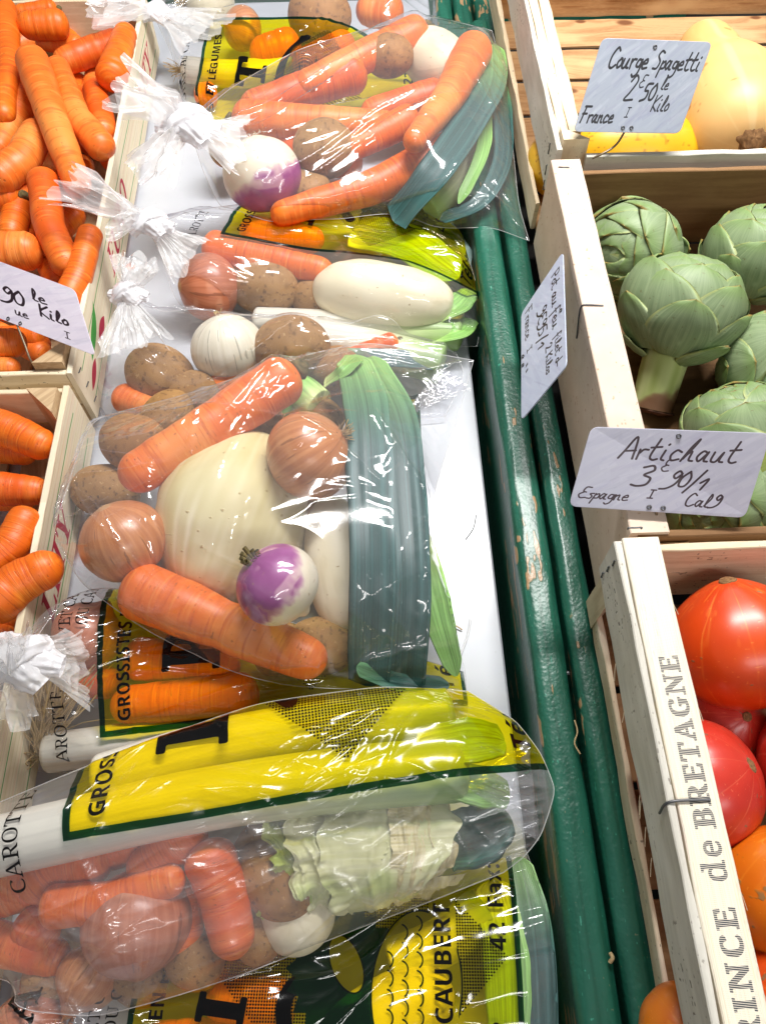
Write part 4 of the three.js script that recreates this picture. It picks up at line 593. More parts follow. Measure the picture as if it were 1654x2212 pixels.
// ---------------------------------------------------------------- far carrot bag, on top of the two before
{
  const l = 'in the bag with three fanned carrots';
  bulb('turnip', 'white turnip with a faint purple base ' + l, 'turnip', [566, 378, 0.085], 84, TURNIP0, M.turnip, { axis: V(0.05, -0.80, 0.6), parts: (g, c, ax, R) => tuft(g, 'root_tip', c.clone().addScaledVector(ax, -R * 0.9), ax.clone().negate(), 8, R * 0.10, 1.4, 0.0006, M.root, 6) });
  potato('round brown potato against the white turnip', [699, 322, 0.088], 70, 64, { seed: 5 });
  carrot('carrot with dry tip pointing down beside the leek leaf', null, [1030, 96, 0.115], [884, 318, 0.125], 42, 24, { bend: [10, 4, 0], m: 1 });
  carrot('large carrot along the front fold of the bag with the leek leaf', null, [990, 318, 0.085], [585, 468, 0.072], 42, 26, { bend: [8, 14, 0], m: 0 });
  carrot('carrot lying level above the white turnip', null, [502, 258, 0.085], [860, 270, 0.09], 40, 28, { m: 1, stub: 0.7 });
  carrot('carrot slanting up to the far corner ' + l, null, [790, 150, 0.082], [520, 235, 0.07], 42, 28, { m: 2 });
  carrot('carrot behind the brown potato ' + l, null, [900, 250, 0.095], [740, 330, 0.09], 34, 26, { m: 0 });
  carrot('carrot with dark top at the far fold ' + l, null, [920, 62, 0.10], [640, 190, 0.085], 38, 26, { stub: 0.9, m: 1 });
  potato('tan potato behind the slanting carrots ' + l, [838, 120, 0.09], 52, 44, { mat: M.potatoPale });
  bulb('daikon', 'white daikon end between potato and upright carrot', 'daikon', [940, 130, 0.075], 60, (t) => [Math.sin(pi * t) ** 0.8, Math.cos(pi * t) * 1.5], M.white, { axis: V(0.6, 0.1, 0.8) });
  const g = thing('leek', 'leek with a broad blue green leaf folded across the bag corner', 'leek');
  leekStalk(g, [[1010, 300, 0.055], [960, 400, 0.055], [905, 455, 0.05]], 44, { flare: 0 });
  blade(g, [[1064, 96, 0.10], [1062, 170, 0.105], [1012, 265, 0.112], [935, 375, 0.11], [850, 478, 0.066]], [22, 34, 38, 40, 44], { fold: 0.12, end: 0.015 });
  blade(g, [[1070, 140, 0.08], [1085, 250, 0.088], [1080, 360, 0.085], [1030, 440, 0.08], [950, 474, 0.064]], [14, 20, 22, 20, 18], { fold: 0.2, end: 0.02 });
  blade(g, [[1050, 210, 0.09], [1040, 330, 0.092], [990, 440, 0.078]], [12, 16, 12], { mat: M.leafPale }); fin(g);
  potato('brown potato low between turnip and front carrot', [660, 410, 0.06], 60, 46, { seed: 63 }); potato('brown potato low behind the white turnip', [500, 320, 0.055], 50, 42, { seed: 64 }); carrot('carrot deep under the level carrot in the fanned carrot bag', null, [780, 360, 0.062], [560, 300, 0.06], 36, 28, { m: 2 }); carrot('carrot deep under the upright carrot', null, [960, 200, 0.07], [780, 250, 0.065], 36, 28, { m: 2 });
  bag({ seed: 3, label: 'clear bag of fanned carrots, white turnip and folded leek leaf', plain: true, T: [[412, 264, 0.12], [500, 190, 0.10], [640, 110, 0.09], [780, 66, 0.09], [930, 38, 0.09], [1062, 66, 0.09]], L: [[410, 274, 0.12]], R: [[1092, 180, 0.085], [1108, 330, 0.08], [1120, 440, 0.078]], B: [[414, 288, 0.115], [440, 370, 0.075], [480, 448, 0.06], [580, 494, 0.055], [720, 486, 0.055], [836, 470, 0.056], [960, 492, 0.058], [1060, 492, 0.064], [1142, 520, 0.074]], knots: [{ at: [404, 276, 0.145], r: 52, tails: [{ to: [262, 188, 0.19], half: 92, fold: 6 }, { to: [318, 380, 0.13], half: 62, fold: 6 }, { to: [520, 310, 0.13], half: 100, fold: 8, lift: 0.4 }] }], creases: 120, dir: -0.5, folds: [[[560, 440, 0.08], [1000, 180, 0.12], 0.006, 0.003], [[500, 330, 0.1], [930, 60, 0.11], 0.006, 0.003], [[640, 400, 0.1], [1060, 240, 0.11], 0.006, 0.0025], [[430, 270, 0.12], [880, 90, 0.1], 0.006, 0.003], [[1000, 380, 0.1], [1140, 516, 0.075], 0.008, 0.004], [[840, 440, 0.08], [1120, 470, 0.08], 0.006, 0.003], [[440, 290, 0.12], [560, 470, 0.06], 0.005, 0.002]] });
}
// ---------------------------------------------------------------- bag with two potatoes behind the middle bag
{
  const l = 'in the bag half hidden behind the middle one';
  potato('smooth brown potato at the knot end ' + l, [342, 806, 0.038], 76, 64, { tilt: 0.3 });
  bulb('onion', 'white skinned onion ' + l, 'onion', [492, 752, 0.046], 80, ONION0, M.onionWhite, { axis: V(0.1, -0.8, 0.5), parts: (g, c, ax, R) => tuft(g, 'root_scar', c.clone().addScaledVector(ax, -R * 0.86), ax.clone().negate(), 16, R * 0.12, 1.6, 0.0006, M.root, 8) });
  potato('rough dark brown potato ' + l, [624, 752, 0.05], 86, 70, { seed: 9 });
  carrot('small carrot poking out ' + l, null, [862, 738, 0.05], [740, 780, 0.04], 27, 22, { stub: 0.9 });
  carrot('carrot under the smooth potato ' + l, null, [250, 850, 0.03], [360, 900, 0.03], 32, 26, { m: 1 });
  const g = thing('leek', 'leek with white shaft and green top beside the white onion', 'leek'); leekStalk(g, [[640, 720, 0.03], [800, 750, 0.035], [960, 790, 0.032]], 36); blade(g, [[700, 770, 0.05], [850, 775, 0.055], [965, 790, 0.035]], [20, 26, 20], { mat: M.leaf }); fin(g);
  carrot('carrot lying behind the rough potato in the half hidden bag', null, [700, 770, 0.03], [440, 840, 0.03], 36, 30, { m: 1 }); potato('flat tan potato under the small carrot tip', [730, 800, 0.03], 70, 50, { mat: M.potatoPale, seed: 61 }); potato('potato between smooth potato and white onion', [420, 850, 0.03], 64, 52, { seed: 62 });
  bag({ seed: 4, label: 'clear bag of potatoes and white onion half hidden behind another', T: [[290, 640, 0.075], [350, 672, 0.065], [420, 668, 0.06], [600, 688, 0.05], [820, 704, 0.035], [985, 762, 0.02]], L: [[284, 648, 0.07]], R: [[1000, 810, 0.02]], B: [[282, 662, 0.065], [222, 760, 0.03], [212, 870, 0.012], [300, 985, 0.01], [600, 930, 0.01], [960, 900, 0.008]], plain: true, knots: [{ at: [276, 636, 0.10], r: 32, tails: [{ to: [298, 560, 0.115], half: 62, fold: 6, lift: 1 }, { to: [290, 750, 0.085], half: 80, fold: 8, lift: 0.4 }] }], creases: 60 });
}
// ---------------------------------------------------------------- printed bag under the middle one, leek with roots
{
  const l = 'in the bag printed GROSSISTES';
  const g = thing('leek', 'thick white leek with a brush of roots ' + l, 'leek'); leekStalk(g, [[92, 1628, 0.034], [220, 1610, 0.034], [420, 1585, 0.035], [640, 1545, 0.035]], 42, { flare: 0.05 });
  tuft(g, 'roots', P([88, 1618, 0.034]), V(0.12, 0.3, -0.8), 190, 0.085, 0.9, 0.0006, M.root, 21); tuft(g, 'roots', P([80, 1630, 0.03]), V(-0.5, 0.1, 0.05), 60, 0.04, 1.0, 0.00055, M.root, 22); fin(g);
  bulb('onion', 'pink brown onion behind the leek roots ' + l, 'onion', [190, 1370, 0.05], 76, ONION, M.onionRed, { axis: V(0.5, 0.4, -0.6) });
  carrot('thick carrot seen through the yellow panel ' + l, null, [560, 1500, 0.05], [240, 1525, 0.045], 52, 40, { m: 0 });
  carrot('second carrot behind the large black letter ' + l, null, [270, 1420, 0.045], [520, 1440, 0.045], 48, 36, { m: 0 });
  carrot('third carrot near the corner of the panel ' + l, null, [160, 1460, 0.03], [260, 1480, 0.03], 40, 34, { m: 2 });
  bag({ seed: 5, label: 'clear bag printed GROSSISTES with a rooted leek, under the middle bag', T: [[66, 1396, 0.12], [130, 1310, 0.07], [210, 1270, 0.055], [420, 1290, 0.04], [760, 1380, 0.04], [1000, 1450, 0.03]], L: [[58, 1420, 0.12]], R: [[1010, 1520, 0.02]], B: [[56, 1450, 0.11], [22, 1530, 0.06], [14, 1640, 0.016], [120, 1668, 0.008], [300, 1652, 0.008], [640, 1610, 0.008], [1000, 1580, 0.008]], print: [204, 1578, 0.07], px: 0.038, py: 0.114, turn: -0.08, knots: [{ at: [44, 1428, 0.15], r: 66, tails: [{ to: [-10, 1370, 0.19], half: 80, fold: 5 }, { to: [10, 1530, 0.13], half: 80, fold: 6 }, { to: [170, 1440, 0.11], half: 95, fold: 8, lift: 0.4 }] }], creases: 90, dir: -0.9 });
}
// ---------------------------------------------------------------- the middle bag
{
  const l = 'in the middle bag with the purple turnip';
  carrot('thick carrot reaching from onion to leek ' + l, null, [640, 800, 0.118], [262, 1044, 0.108], 54, 48, { stub: 0.95, m: 1, bend: [0, 6, 0] });
  carrot('thick blunt carrot at the front ' + l, null, [270, 1262, 0.092], [704, 1438, 0.092], 66, 46, { m: 1, bend: [10, 4, 0], lump: 0.04, rings: 1 });
  bulb('onion', 'glossy brown onion with dry roots beside the leek leaves', 'onion', [668, 985, 0.120], 98, ONION0, M.onion, { axis: V(-0.75, -0.42, 0.25), parts: onionRoots });
  bulb('onion', 'papery peeling onion at the pink end of the middle bag', 'onion', [268, 1168, 0.102], 94, ONION0, M.onion, { axis: V(-0.3, 0.7, -0.5), amp: 0.09 });
  bulb('turnip', 'purple and cream turnip with cropped leaf stubs', 'turnip', [600, 1262, 0.142], 92, TURNIP, M.turnip, { axis: V(-0.60, 0.66, -0.46), parts: crown, side: V(1, 0.3, 0.6) });
  bulb('cabbage_wedge', 'large cream cabbage wedge behind the purple turnip', 'cabbage', [500, 1120, 0.060], 190, (t) => [Math.sin(pi * t) ** 0.85 * 0.86, Math.cos(pi * t) * 1.08], M.cabbageWhite, { axis: V(0.35, 0.15, -1), amp: 0.1 });
  bulb('daikon', 'smooth white daikon wedged against the leek leaves', 'daikon', [730, 1215, 0.058], 72, (t) => [Math.sin(pi * t) ** 0.7, Math.cos(pi * t) * 2.2], M.white, { axis: V(0.12, 0, 1) });
  potato('tan potato at the corner of the middle bag', [290, 960, 0.068], 78, 64, { mat: M.potatoPale, tilt: 0.5 });
  potato('dark brown potato under the blunt carrot tip', [690, 1395, 0.05], 74, 60, { seed: 17 });
  const g = thing('leek', 'leek with wide dark green leaves standing across the middle bag', 'leek');
  leekStalk(g, [[690, 880, 0.062], [640, 850, 0.06], [600, 880, 0.05]], 40, { name: 'folded_stalk', mat: M.leafPale });
  blade(g, [[760, 766, 0.09], [790, 880, 0.125], [800, 1060, 0.13], [805, 1250, 0.12], [796, 1482, 0.052]], [34, 50, 52, 50, 46], { fold: 0.10, mat: M.leaf, end: 0.012 });
  blade(g, [[800, 770, 0.08], [860, 900, 0.105], [880, 1080, 0.112], [890, 1280, 0.105], [876, 1486, 0.045]], [24, 40, 42, 40, 40], { fold: 0.25, mat: M.leaf, end: 0.012 });
  blade(g, [[700, 830, 0.09], [740, 800, 0.11], [770, 770, 0.1]], [14, 20, 22], { mat: M.leafPale });
  blade(g, [[905, 1150, 0.07], [945, 1330, 0.07], [985, 1460, 0.04]], [22, 38, 20], { fold: 0.3, mat: M.leafPale });
  blade(g, [[770, 1440, 0.07], [860, 1470, 0.055], [970, 1480, 0.04]], [20, 26, 16], { fold: 0.2, mat: M.leafDark }); fin(g);
  const fp = (c, r, s) => potato('small brown potato deep in the middle bag', c, r, r * 0.8, { seed: s, tilt: s, group: 'potatoes deep in the middle bag' });
  fp([230, 1060, 0.045], 70, 41); fp([330, 1290, 0.05], 70, 42); fp([360, 900, 0.05], 64, 43); fp([560, 900, 0.05], 66, 44); fp([690, 1120, 0.05], 60, 45); fp([600, 1400, 0.045], 64, 46); fp([470, 1340, 0.04], 60, 47); fp([700, 900, 0.05], 50, 48);
  bag({ seed: 6, label: 'large clear bag with purple turnip, onions and dark leek leaves', NS: 240, NT: 200, T: [[132, 1098, 0.115], [170, 980, 0.09], [212, 906, 0.075], [420, 846, 0.085], [640, 772, 0.095], [800, 742, 0.085], [1022, 778, 0.105]], L: [[118, 1130, 0.115]], R: [[985, 910, 0.085], [935, 1080, 0.06], [950, 1280, 0.03], [1002, 1440, 0.02]], B: [[124, 1172, 0.11], [182, 1262, 0.08], [330, 1372, 0.06], [520, 1462, 0.058], [640, 1490, 0.045], [820, 1494, 0.03], [1006, 1494, 0.02]], plain: true, creases: 130, dir: -0.4, gather: 10, knots: [{ loose: true, at: [870, 900, 0.10], r: 16, tails: [{ to: [980, 815, 0.103], half: 46, fold: 4, lift: 0.25 }] }], extra: (g) => { const q = [[842, 850, 0.075], [906, 852, 0.07], [914, 1040, 0.06], [850, 1040, 0.065]].map(P); const geo = gridGeo(24, 12, (a, b, v) => v.copy(q[0]).lerp(q[1], b).multiplyScalar(1 - a).addScaledVector(q[3].clone().lerp(q[2], b), a).add(V(0, 0.003 * n3(a * 6, b * 4, 3), 0)), (a, b) => [(0.035 + a * 0.085) / PW, 1 - (0.397 + b * 0.028) / PH]); geo.setAttribute('uv1', geo.attributes.uv.clone()); part(g, 'printed_back', geo, M.film); }, folds: [[[860, 830, 0.1], [1020, 785, 0.1], 0.008, 0.004], [[800, 900, 0.11], [960, 1130, 0.08], 0.006, 0.0025], [[540, 940, 0.1], [880, 1130, 0.1], 0.005, 0.002], [[210, 920, 0.08], [620, 960, 0.1], 0.005, 0.002], [[250, 1120, 0.1], [560, 980, 0.1], 0.004, 0.002], [[420, 1200, 0.1], [600, 1320, 0.1], 0.005, 0.0025], [[700, 1470, 0.06], [990, 1420, 0.04], 0.006, 0.003], [[840, 1430, 0.05], [1000, 1480, 0.03], 0.006, 0.003]] });
}
// ---------------------------------------------------------------- nearest printed bag, under the lettuce bag
{
  const l = 'in the nearest printed bag';
  carrot('carrot seen through the orange part of the panel ' + l, null, [640, 2180, 0.04], [440, 2150, 0.04], 60, 46, { m: 0 });
  carrot('carrot beneath the fax number side ' + l, null, [560, 2260, 0.04], [300, 2260, 0.04], 60, 46, { m: 0 });
  bulb('onion', 'pink onion at the corner ' + l, 'onion', [60, 2230, 0.045], 80, ONION, M.onionRed, {});
  bulb('daikon', 'pale daikon under the pineapple drawing', 'daikon', [830, 2200, 0.035], 80, (t) => [Math.sin(pi * t) ** 0.7, Math.cos(pi * t) * 2], M.white, { axis: V(0.9, 0, -0.4) });
  const g = thing('leek', 'blue green leek leaves along the green rail in the nearest bag', 'leek'); leekStalk(g, [[840, 2080, 0.03], [960, 2030, 0.032], [1050, 1960, 0.032]], 46); blade(g, [[1120, 1850, 0.03], [1150, 1990, 0.042], [1165, 2230, 0.035], [1165, 2380, 0.02]], [24, 40, 42, 30], { mat: M.leaf }); blade(g, [[1060, 1900, 0.045], [1090, 2050, 0.05], [1100, 2300, 0.045]], [40, 50, 46], { mat: M.leafPale, fold: 0.1 }); fin(g);
  bag({ seed: 7, label: 'clear bag with yellow panel showing pineapple print and Fax number', NT: 170, T: [[30, 2120, 0.05], [300, 2040, 0.04], [700, 1980, 0.04], [1000, 1880, 0.04], [1135, 1836, 0.03]], L: [[16, 2200, 0.04]], R: [[1178, 1960, 0.02], [1192, 2160, 0.014]], B: [[30, 2330, 0.02], [300, 2420, 0.012], [700, 2450, 0.012], [1190, 2440, 0.01]], print: [1137, 2260, 0.055], px: 0.12, py: 0.425, turn: 0.05, scale: 1.12, creases: 60 });
}
// ---------------------------------------------------------------- lettuce bag
{
  const l = 'in the misted bag with the lettuce';
  const lk = thing('leek', 'long leek fading from white to pale green across the lettuce bag', 'leek');
  leekStalk(lk, [[-70, 1842, 0.105], [120, 1798, 0.11], [420, 1730, 0.112], [760, 1680, 0.11], [1010, 1660, 0.10]], 64, { flare: 0.12 });
  blade(lk, [[900, 1620, 0.115], [1010, 1600, 0.12], [1090, 1600, 0.09]], [40, 50, 30], { mat: M.leafPale, fold: 0.3 }); blade(lk, [[940, 1680, 0.11], [1040, 1700, 0.105], [1100, 1720, 0.08]], [34, 44, 24], { mat: M.leafPale, fold: 0.3 }); fin(lk);
  const s2 = thing('leek', 'second leek lying under the yellow panel of the lettuce bag', 'leek'); leekStalk(s2, [[200, 1690, 0.09], [520, 1600, 0.092], [780, 1562, 0.092], [980, 1545, 0.084]], 56, { flare: 0.1 }); fin(s2);
  carrot('carrot curved at the knot side ' + l, null, [240, 1850, 0.082], [50, 1935, 0.07], 52, 44, { m: 0, bend: [-10, -24, 0] });
  carrot('carrot under the leek ' + l, null, [330, 1810, 0.075], [180, 1850, 0.07], 44, 40, { m: 0 });
  carrot('carrot slanting below the leek ' + l, null, [440, 1780, 0.09], [280, 1900, 0.082], 50, 40, { m: 0 });
  carrot('thick carrot pointing at the front edge ' + l, null, [440, 1815, 0.098], [512, 2070, 0.072], 58, 46, { m: 2, bend: [6, -10, 0] });
  carrot('reddish carrot tip near the left fold ' + l, null, [40, 1980, 0.06], [120, 2040, 0.055], 44, 36, { m: 2 });
  bulb('onion', 'large blotched red brown onion ' + l, 'onion', [300, 1990, 0.07], 118, ONION0, M.onionRed, { axis: V(0.05, -0.2, 1), amp: 0.10 });
  bulb('onion', 'shrivelled papery onion at the front corner of the lettuce bag', 'onion', [190, 2110, 0.05], 70, ONION, M.onion, { axis: V(-0.4, 0.1, 0.8), amp: 0.12, parts: onionNeck });
  potato('cream potato with yellow rim beside the lettuce', [590, 1900, 0.070], 98, 74, { mat: M.potatoPale, tilt: 0.6, seed: 31 });
  bulb('turnip', 'greyish white turnip half under the lettuce', 'turnip', [640, 1970, 0.052], 84, TURNIP, M.white, {});
  const c = thing('lettuce', 'pale green lettuce heart with ruffled outer leaves', 'lettuce');
  part(c, 'heart', keep(lathe(P([790, 1850, 0.062]), V(1, 0, -0.35), 118 * mpp([790, 1850, 0.07]), (t) => [Math.sin(pi * t) ** 0.8 * 0.78, Math.cos(pi * t) * 1.2], { n: 70, m: 56, amp: 0.18, freq: 26, seed: 4 })), M.cabbage);
  const kk = mpp([770, 1840, 0.07]);
  [[578, 150, 100, 1], [622, 190, 114, 0.9], [720, 230, 122, 0.45], [850, 150, 116, 0.3]].forEach(([x0, len, rp, fr], q) => {   // ruffled leaves wrapped over the heart
    const rr = rp * kk, base = P([x0, 1850 - q * 14, 0.062]);
    part(c, 'leaf', keep(gridGeo(44, 300, (a, b, v) => {
      const th = mix(-0.5, pi + 0.1, b), e = (1 - a) ** 4, w1 = n3(b * 16, q * 3, a * 2), w2 = n3(b * 38, q * 5, a * 3), fold = Math.sin(b * 44 + q + 4 * n3(b * 6, q, a)), cr = 1 - Math.abs(n3(a * 7 + 1.2 * n3(b * 3, q, 5), b * 2.2, q + 11)), cr2 = 1 - Math.abs(n3(a * 15 + n3(b * 4, q, 8), b * 3, q + 21));
      const R = rr * (1 + 0.05 * n3(b * 4, q, a * 2) - 0.05 * a - (q === 3 ? 0.28 : 0.1) * a * a * a) + fr * e * (0.005 * fold + 0.003 * w2 + 0.003) + 0.0042 * cr ** 4 + 0.002 * cr2 ** 4;
      v.copy(base).add(V((a * len + 30 * n3(b * 4, q, 2) * (1 - a) + (46 * n3(b * 5, q, 9) + 18 * n3(b * 13, q, 12)) * a * a) * kk - 0.012 * a * a * Math.cos(th * 1.0) ** 2 + fr * e * (0.007 * w1 + 0.003 * w2), R * Math.sin(th) * 0.92, R * Math.cos(th)));
    }, (a, b) => [b * 1.4, a * 0.6 + q * 0.1])), q < 1 ? M.cabbageEdge : q > 2 ? M.cabbageWhite : M.cabbage);
  });
  fin(c);
  const dl = thing('leek_leaf', 'dark bruised leaf in the tip of the lettuce bag', 'leaf'); blade(dl, [[960, 1820, 0.06], [1040, 1800, 0.07], [1100, 1760, 0.06]], [60, 62, 30], { mat: M.leafDark, fold: 0.15 }); fin(dl);
  const fo = (c, r, s) => potato('dark potato at the bottom of the lettuce bag', c, r, r * 0.8, { seed: s, tilt: s, group: 'potatoes under the lettuce bag carrots' });
  carrot('carrot low at the knot end of the lettuce bag', null, [150, 1885, 0.055], [-80, 1960, 0.055], 50, 42, { m: 0 }); carrot('carrot low beside the blotched onion', null, [-60, 2020, 0.055], [150, 2075, 0.05], 46, 38, { m: 2 }); carrot('carrot low between onion and upright carrot', null, [390, 1900, 0.06], [400, 2080, 0.055], 48, 38, { m: 0 }); fo([420, 2070, 0.05], 70, 54); fo([560, 2010, 0.05], 66, 55); fo([300, 2110, 0.045], 66, 57); fo([100, 2120, 0.04], 60, 58); fo([560, 1830, 0.06], 66, 59);
  carrot('limp carrot across the blotched onion in the lettuce bag', null, [90, 1960, 0.085], [400, 1890, 0.095], 46, 34, { m: 0, bend: [0, 20, 0] });
  bag({ seed: 8, label: 'misted clear bag with lettuce, leek and bright yellow panel', NS: 250, NT: 190, T: [[-90, 1770, 0.08], [120, 1682, 0.10], [330, 1598, 0.10], [560, 1520, 0.10], [820, 1484, 0.095], [1010, 1492, 0.09]], L: [[-110, 1950, 0.07]], R: [[1110, 1556, 0.088], [1165, 1625, 0.088], [1196, 1706, 0.09], [1168, 1800, 0.085], [1130, 1850, 0.08]], B: [[-90, 2090, 0.05], [20, 2120, 0.05], [80, 2170, 0.045], [230, 2186, 0.045], [380, 2150, 0.05], [540, 2098, 0.055], [760, 2010, 0.055], [930, 1946, 0.055], [1086, 1884, 0.07]], print: [108, 1803, 0.16], px: 0.036, py: 0.116, turn: -0.12, scale: 0.88, creases: 150, gather: 20, mist: true, knots: [{ loose: true, at: [1000, 1690, 0.108], r: 20, tails: [{ to: [1150, 1697, 0.099], half: 100, fold: 5, lift: 0.2 }] }], folds: [[[1000, 1690, 0.1], [1196, 1706, 0.09], 0.008, 0.004], [[980, 1600, 0.1], [1180, 1690, 0.09], 0.006, 0.003], [[990, 1790, 0.1], [1185, 1725, 0.09], 0.007, 0.003], [[860, 1660, 0.1], [1030, 1760, 0.1], 0.006, 0.003], [[0, 1990, 0.08], [380, 1830, 0.1], 0.004, 0.002], [[380, 1830, 0.1], [560, 1780, 0.1], 0.004, 0.002], [[310, 2010, 0.1], [330, 2180, 0.05], 0.006, 0.003], [[180, 1830, 0.1], [320, 2100, 0.05], 0.005, 0.003]] });
}
// ---------------------------------------------------------------- squashes
{
  const sq = (c, ax, R, prof, mat, o = {}) => lathe(P(c), ax, R, prof, { n: 60, m: 56, amp: 0.03, freq: 9, ...o });
  const BUT = (t) => { const z = 1 - 2 * t, r = Math.sqrt(Math.max(0, 1 - (Math.abs(z)) ** 4)) ; return [r * (z > 0 ? mix(1, 0.62, ss(-0.1, 0.7, z)) : 1), z * 1.75]; };
  const g = thing('butternut_squash', 'big beige butternut squash with a corky end by the crate wall', 'squash'), ax = V(0.05, -0.1, -1).normalize(), R = 0.060, near = at(1615, 318, 0.150), c = near.clone().addScaledVector(ax, R * 2.05), BUT2 = (t) => { const z = 1 - 2 * t, r = Math.sqrt(Math.max(0, 1 - Math.abs(z) ** 5)); return [r * (z > -0.2 ? mix(1, 0.66, ss(-0.2, 0.45, z)) : 1), z * 2.15]; };
  part(g, 'body', lathe(c, ax, R, BUT2, { n: 64, m: 64, amp: 0.04, freq: 9, seed: 3 }), M.butternut);
  part(g, 'blossom_scar', lathe(near.clone().addScaledVector(ax, R * 0.02).add(V(0, 0.012, 0)), V(0, 0.55, 1), 0.017, (t) => [Math.sin(pi * t), Math.cos(pi * t) * 0.4], { amp: 0.4, freq: 130, n: 24, m: 14 }), M.cork); fin(g);
  single('butternut_squash', 'beige butternut squash half hidden behind the price sign', 'squash', sq([1520, 215, 0.115], V(0.1, 0.1, -1), 0.05, BUT, M.butternut, { seed: 5 }), M.butternut);
  single('butternut_squash', 'beige butternut squash at the crate edge behind the big one', 'squash', sq([1740, 200, 0.12], V(0.1, 0.1, -1), 0.055, BUT, M.butternut, { seed: 8 }), M.butternut);
  single('spaghetti_squash', 'speckled yellow squash lying under the grey price sign', 'squash', sq([1375, 328, 0.115], V(1, 0, 0.06), 0.044, (t) => [Math.sin(pi * t) ** 0.85, Math.cos(pi * t) * 1.75], M.spag), M.spag);
  single('spaghetti_squash', 'yellow squash showing through the gap of the crate side', 'squash', sq([1195, 360, 0.10], V(0.2, 0, 1), 0.03, (t) => [Math.sin(pi * t) ** 0.85, Math.cos(pi * t) * 1.4], M.spag, { seed: 6 }), M.spag);
}
// ---------------------------------------------------------------- artichokes
{
  const bractGeo = (R, th0, th1, half, lift, seed, split) => { const N = 16, K = 12, q = (a, u, dr) => { const th = mix(th0, th1, a), w = half * Math.pow(Math.sin(pi * clamp(0.10 + 0.9 * a)), 0.62) * (a > 0.96 ? 0.8 : 1), az = u * w, rr = R * (0.99 + 0.02 * Math.sin(th)) * (1 + lift * a * a + 0.015 * n3(a * 5, u * 3, seed)) - 0.06 * R * u * u * (1 - a * 0.5) + dr; return V(rr * Math.sin(th) * Math.sin(az / Math.max(0.35, Math.sin(th))), rr * Math.cos(th) * 0.95, rr * Math.sin(th) * Math.cos(az / Math.max(0.35, Math.sin(th)))); };
    return gridGeo(N + 1, 2 * K + 1, (a, b, v, i, j) => { const f = j <= K, u = (f ? j / K : (2 * K - j) / K) * 2 - 1; v.copy(q(a, u, f ? 0 : -0.0016 * (1 - a * 0.5))); }, (a, b) => [b < 0.5 ? b * 2 : 2 - b * 2, a]); };
  const LAYERS = [[1.05, 2.78, 2.0, 0.30, 0.16, 3], [1.02, 2.6, 1.5, 0.62, 0.06, 5], [1.01, 2.4, 1.1, 0.84, 0.035, 5], [0.985, 2.1, 0.82, 0.88, 0.02, 5], [0.95, 1.75, 0.58, 0.84, 0.0, 5], [0.91, 1.4, 0.34, 0.78, -0.01, 5], [0.865, 1.05, 0.12, 0.7, -0.02, 4]];
  const shapes = LAYERS.map((L, i) => [0, 1].map((k) => bractGeo(0.052 * L[0], L[1], L[2] + 0.06 * k, L[3] * (1 + 0.06 * k), L[4] + 0.03 * k, i * 3 + k)));
  const core = lathe(V(0, 0, 0), V(0, 1, 0), 0.041, BALL, { amp: 0.02 });
  function artichoke(label, c, size, tip, turn, { stem = 0, dry = 0, open = 0 } = {}) {
    const g = thing('artichoke', label, 'artichoke', null); const C = P(c); g.position.copy(C); g.scale.setScalar(size);
    g.quaternion.setFromUnitVectors(V(0, 1, 0), tip.clone().normalize()).multiply(new THREE.Quaternion().setFromAxisAngle(V(0, 1, 0), turn));
    part(g, 'heart', core, M.bract);
    LAYERS.forEach((L, i) => { for (let k = 0; k < L[5]; k++) { const m = part(g, 'bract', shapes[i][k % 2], dry && i < 3 && (k + i) % 3 === 0 ? M.bractDry : M.bract); m.rotation.y = (k + (i % 2) * 0.5) / L[5] * 2 * pi + 0.12 * Math.sin(k * 5 + i * 3 + turn * 7); m.rotation.z = (open * (i < 3 ? 1 : 0.4)) * 0; m.scale.setScalar(1 + 0.03 * Math.sin(k * 3.1 + i + turn * 5)); } });
    if (stem) { part(g, 'stem', sweep([V(0, -0.036, 0), V(0.001, -0.055, 0), V(0.001, -0.040 - stem, 0.002)], (t) => 0.0200 - 0.002 * t, { amp: 0.05, freq: 60, n: 24, seg: 20 }), M.stem); part(g, 'cut_end', lathe(V(0.001, -0.0405 - stem, 0.002), V(0, -1, 0), 0.0178, (t) => [Math.sin(pi * t), Math.cos(pi * t) * 0.22], { amp: 0.35, freq: 150, n: 24, m: 12 }), M.cut); }
    return g;
  }
  artichoke('artichoke lying in front with its thick cut stem showing', [1472, 660, 0.145], 1.1, V(0.26, 0.72, -0.72), 0.3, { stem: 0.052 });
  artichoke('artichoke in the back corner beside the cardboard rim', [1358, 545, 0.118], 0.98, V(-0.5, 0.3, 0.35), 1.1);
  artichoke('artichoke by the back wall with upright rounded bracts', [1640, 545, 0.13], 1.05, V(0.1, 0.9, -0.5), 2.2);
  artichoke('artichoke pressed against the stemmed one', [1668, 795, 0.118], 1.0, V(0.6, 0.5, 0.2), 0.7);
  artichoke('artichoke with yellowed dry bract tips above the price sign', [1590, 925, 0.115], 0.95, V(-0.2, 0.5, -0.55), 1.9, { dry: 1 });
  artichoke('artichoke behind the price sign at the front wall', [1540, 1085, 0.11], 0.95, V(-0.5, 0.35, 0.6), 0.2, { dry: 1 });
  artichoke('artichoke at the front wall with a brown edged bract', [1690, 1080, 0.115], 1.0, V(0.3, 0.6, 0.5), 2.7, { dry: 1 });
}
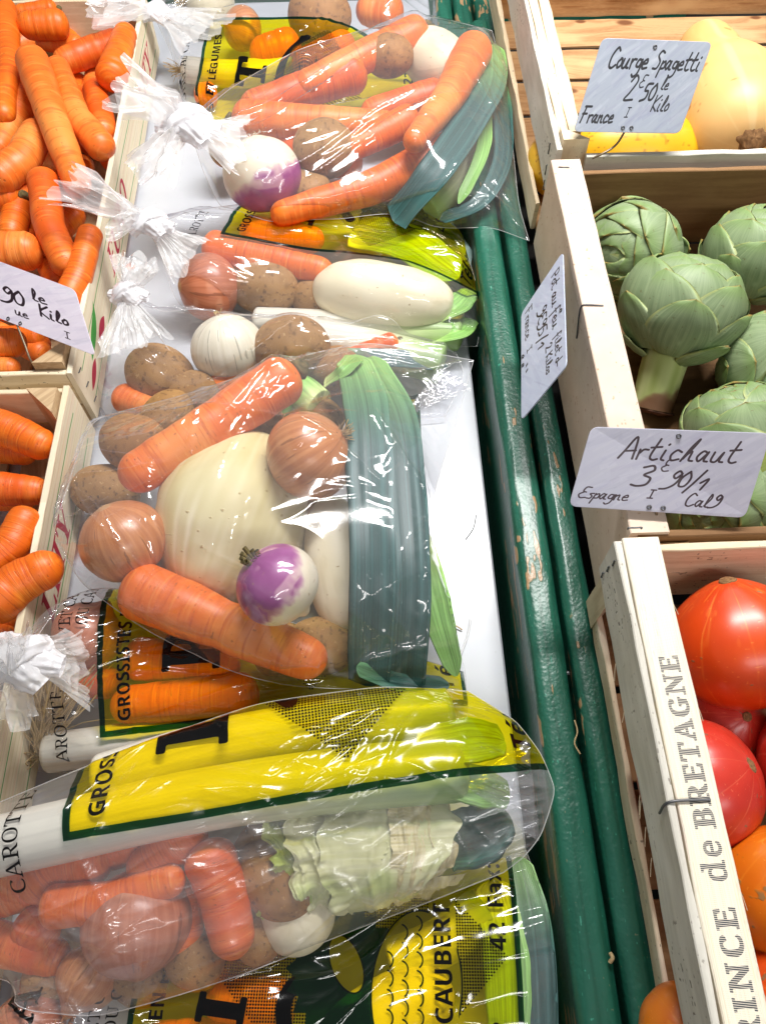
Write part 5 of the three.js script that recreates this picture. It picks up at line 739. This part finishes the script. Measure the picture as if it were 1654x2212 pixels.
// ---------------------------------------------------------------- pumpkins
{
  const k = (label, c, r, ax, m, seed, scar = 'stem_scar', o = {}) => { const g = thing('pumpkin', label, 'pumpkin'), C = P(c), R = r * mpp(c); part(g, 'body', lathe(C, ax, R, KURI, { n: 72, m: 60, amp: 0.02, freq: 8, seed, ribs: 9, ribAmp: 0.015 }), M.kuri[m]); const a = ax.clone().normalize(), up = o.under ? -1 : 1; part(g, scar, lathe(C.clone().addScaledVector(a, up * R * (o.under ? 0.87 : 0.965)), a.clone().multiplyScalar(up), R * (o.under ? 0.13 : 0.12), (t) => [Math.sin(pi * t), Math.cos(pi * t) * 0.4], { amp: 0.45, freq: 120, n: 22, m: 12, seed }), M.cork); return fin(g); };
  k('big glossy orange pumpkin with its stem scar toward the back board', [1594, 1392, 0.135], 150, V(-0.22, 0.62, -0.82), 0, 1);
  k('dull red pumpkin with pale veins and a grey blossom scar', [1510, 1690, 0.125], 138, V(-0.5, -0.62, 0.12), 1, 2, 'blossom_scar', { under: true });
  k('yellow orange pumpkin with grey scabs', [1700, 1930, 0.13], 150, V(0.25, 0.5, -0.75), 2, 3);
  k('deep red pumpkin at the far side of the crate', [1775, 1650, 0.12], 140, V(0.4, 0.6, 0.2), 1, 4);
  k('orange pumpkin nearest the stamped word PRINCE', [1720, 2190, 0.125], 140, V(0.2, 0.7, 0.3), 0, 5);
  k('orange red pumpkin low under the glossy one', [1560, 1560, 0.09], 100, V(0.1, 0.9, 0.1), 1, 6);
  k('small orange pumpkin low against the crate side', [1480, 2230, 0.10], 100, V(0.1, 0.9, 0.3), 2, 7);
}
// ---------------------------------------------------------------- scraps on the tray and rails
{
  const scrap = (label, pts, r, mat) => single('plant_scrap', label, 'scrap', wire(pts.map(P), r, 5), mat, undefined);
  scrap('dry curled root fibre on the white tray', [[972, 1348, 0.002], [985, 1352, 0.003], [998, 1360, 0.002]], 0.0007, M.root);
  scrap('thin pale film strip on the white tray', [[1016, 1335, 0.002], [1010, 1370, 0.002], [990, 1425, 0.002]], 0.0012, M.tail);
  scrap('thin dark stalk on the white tray', [[1028, 1112, 0.001], [1022, 1140, 0.001], [1005, 1165, 0.001]], 0.0004, M.dark);
  scrap('yellow straw lying in the gap between the green rails', [[1240, 1555, 0.064], [1246, 1580, 0.066], [1240, 1605, 0.067], [1252, 1628, 0.066]], 0.0007, M.root);
  scrap('crumb of dry leaf in the gap of the green rails', [[1317, 2058, 0.066], [1322, 2068, 0.068], [1316, 2078, 0.066]], 0.0016, M.root);
  single('carrot_scrap', 'small orange carrot chip on the white tray', 'scrap', lathe(P([282, 575, 0.0015]), V(0, 1, 0), 0.0055, (t) => [Math.sin(pi * t), Math.cos(pi * t) * 0.25], { amp: 0.3, freq: 120, n: 20, m: 10 }), M.carrots[0]);
}
renderer.render(scene, camera);
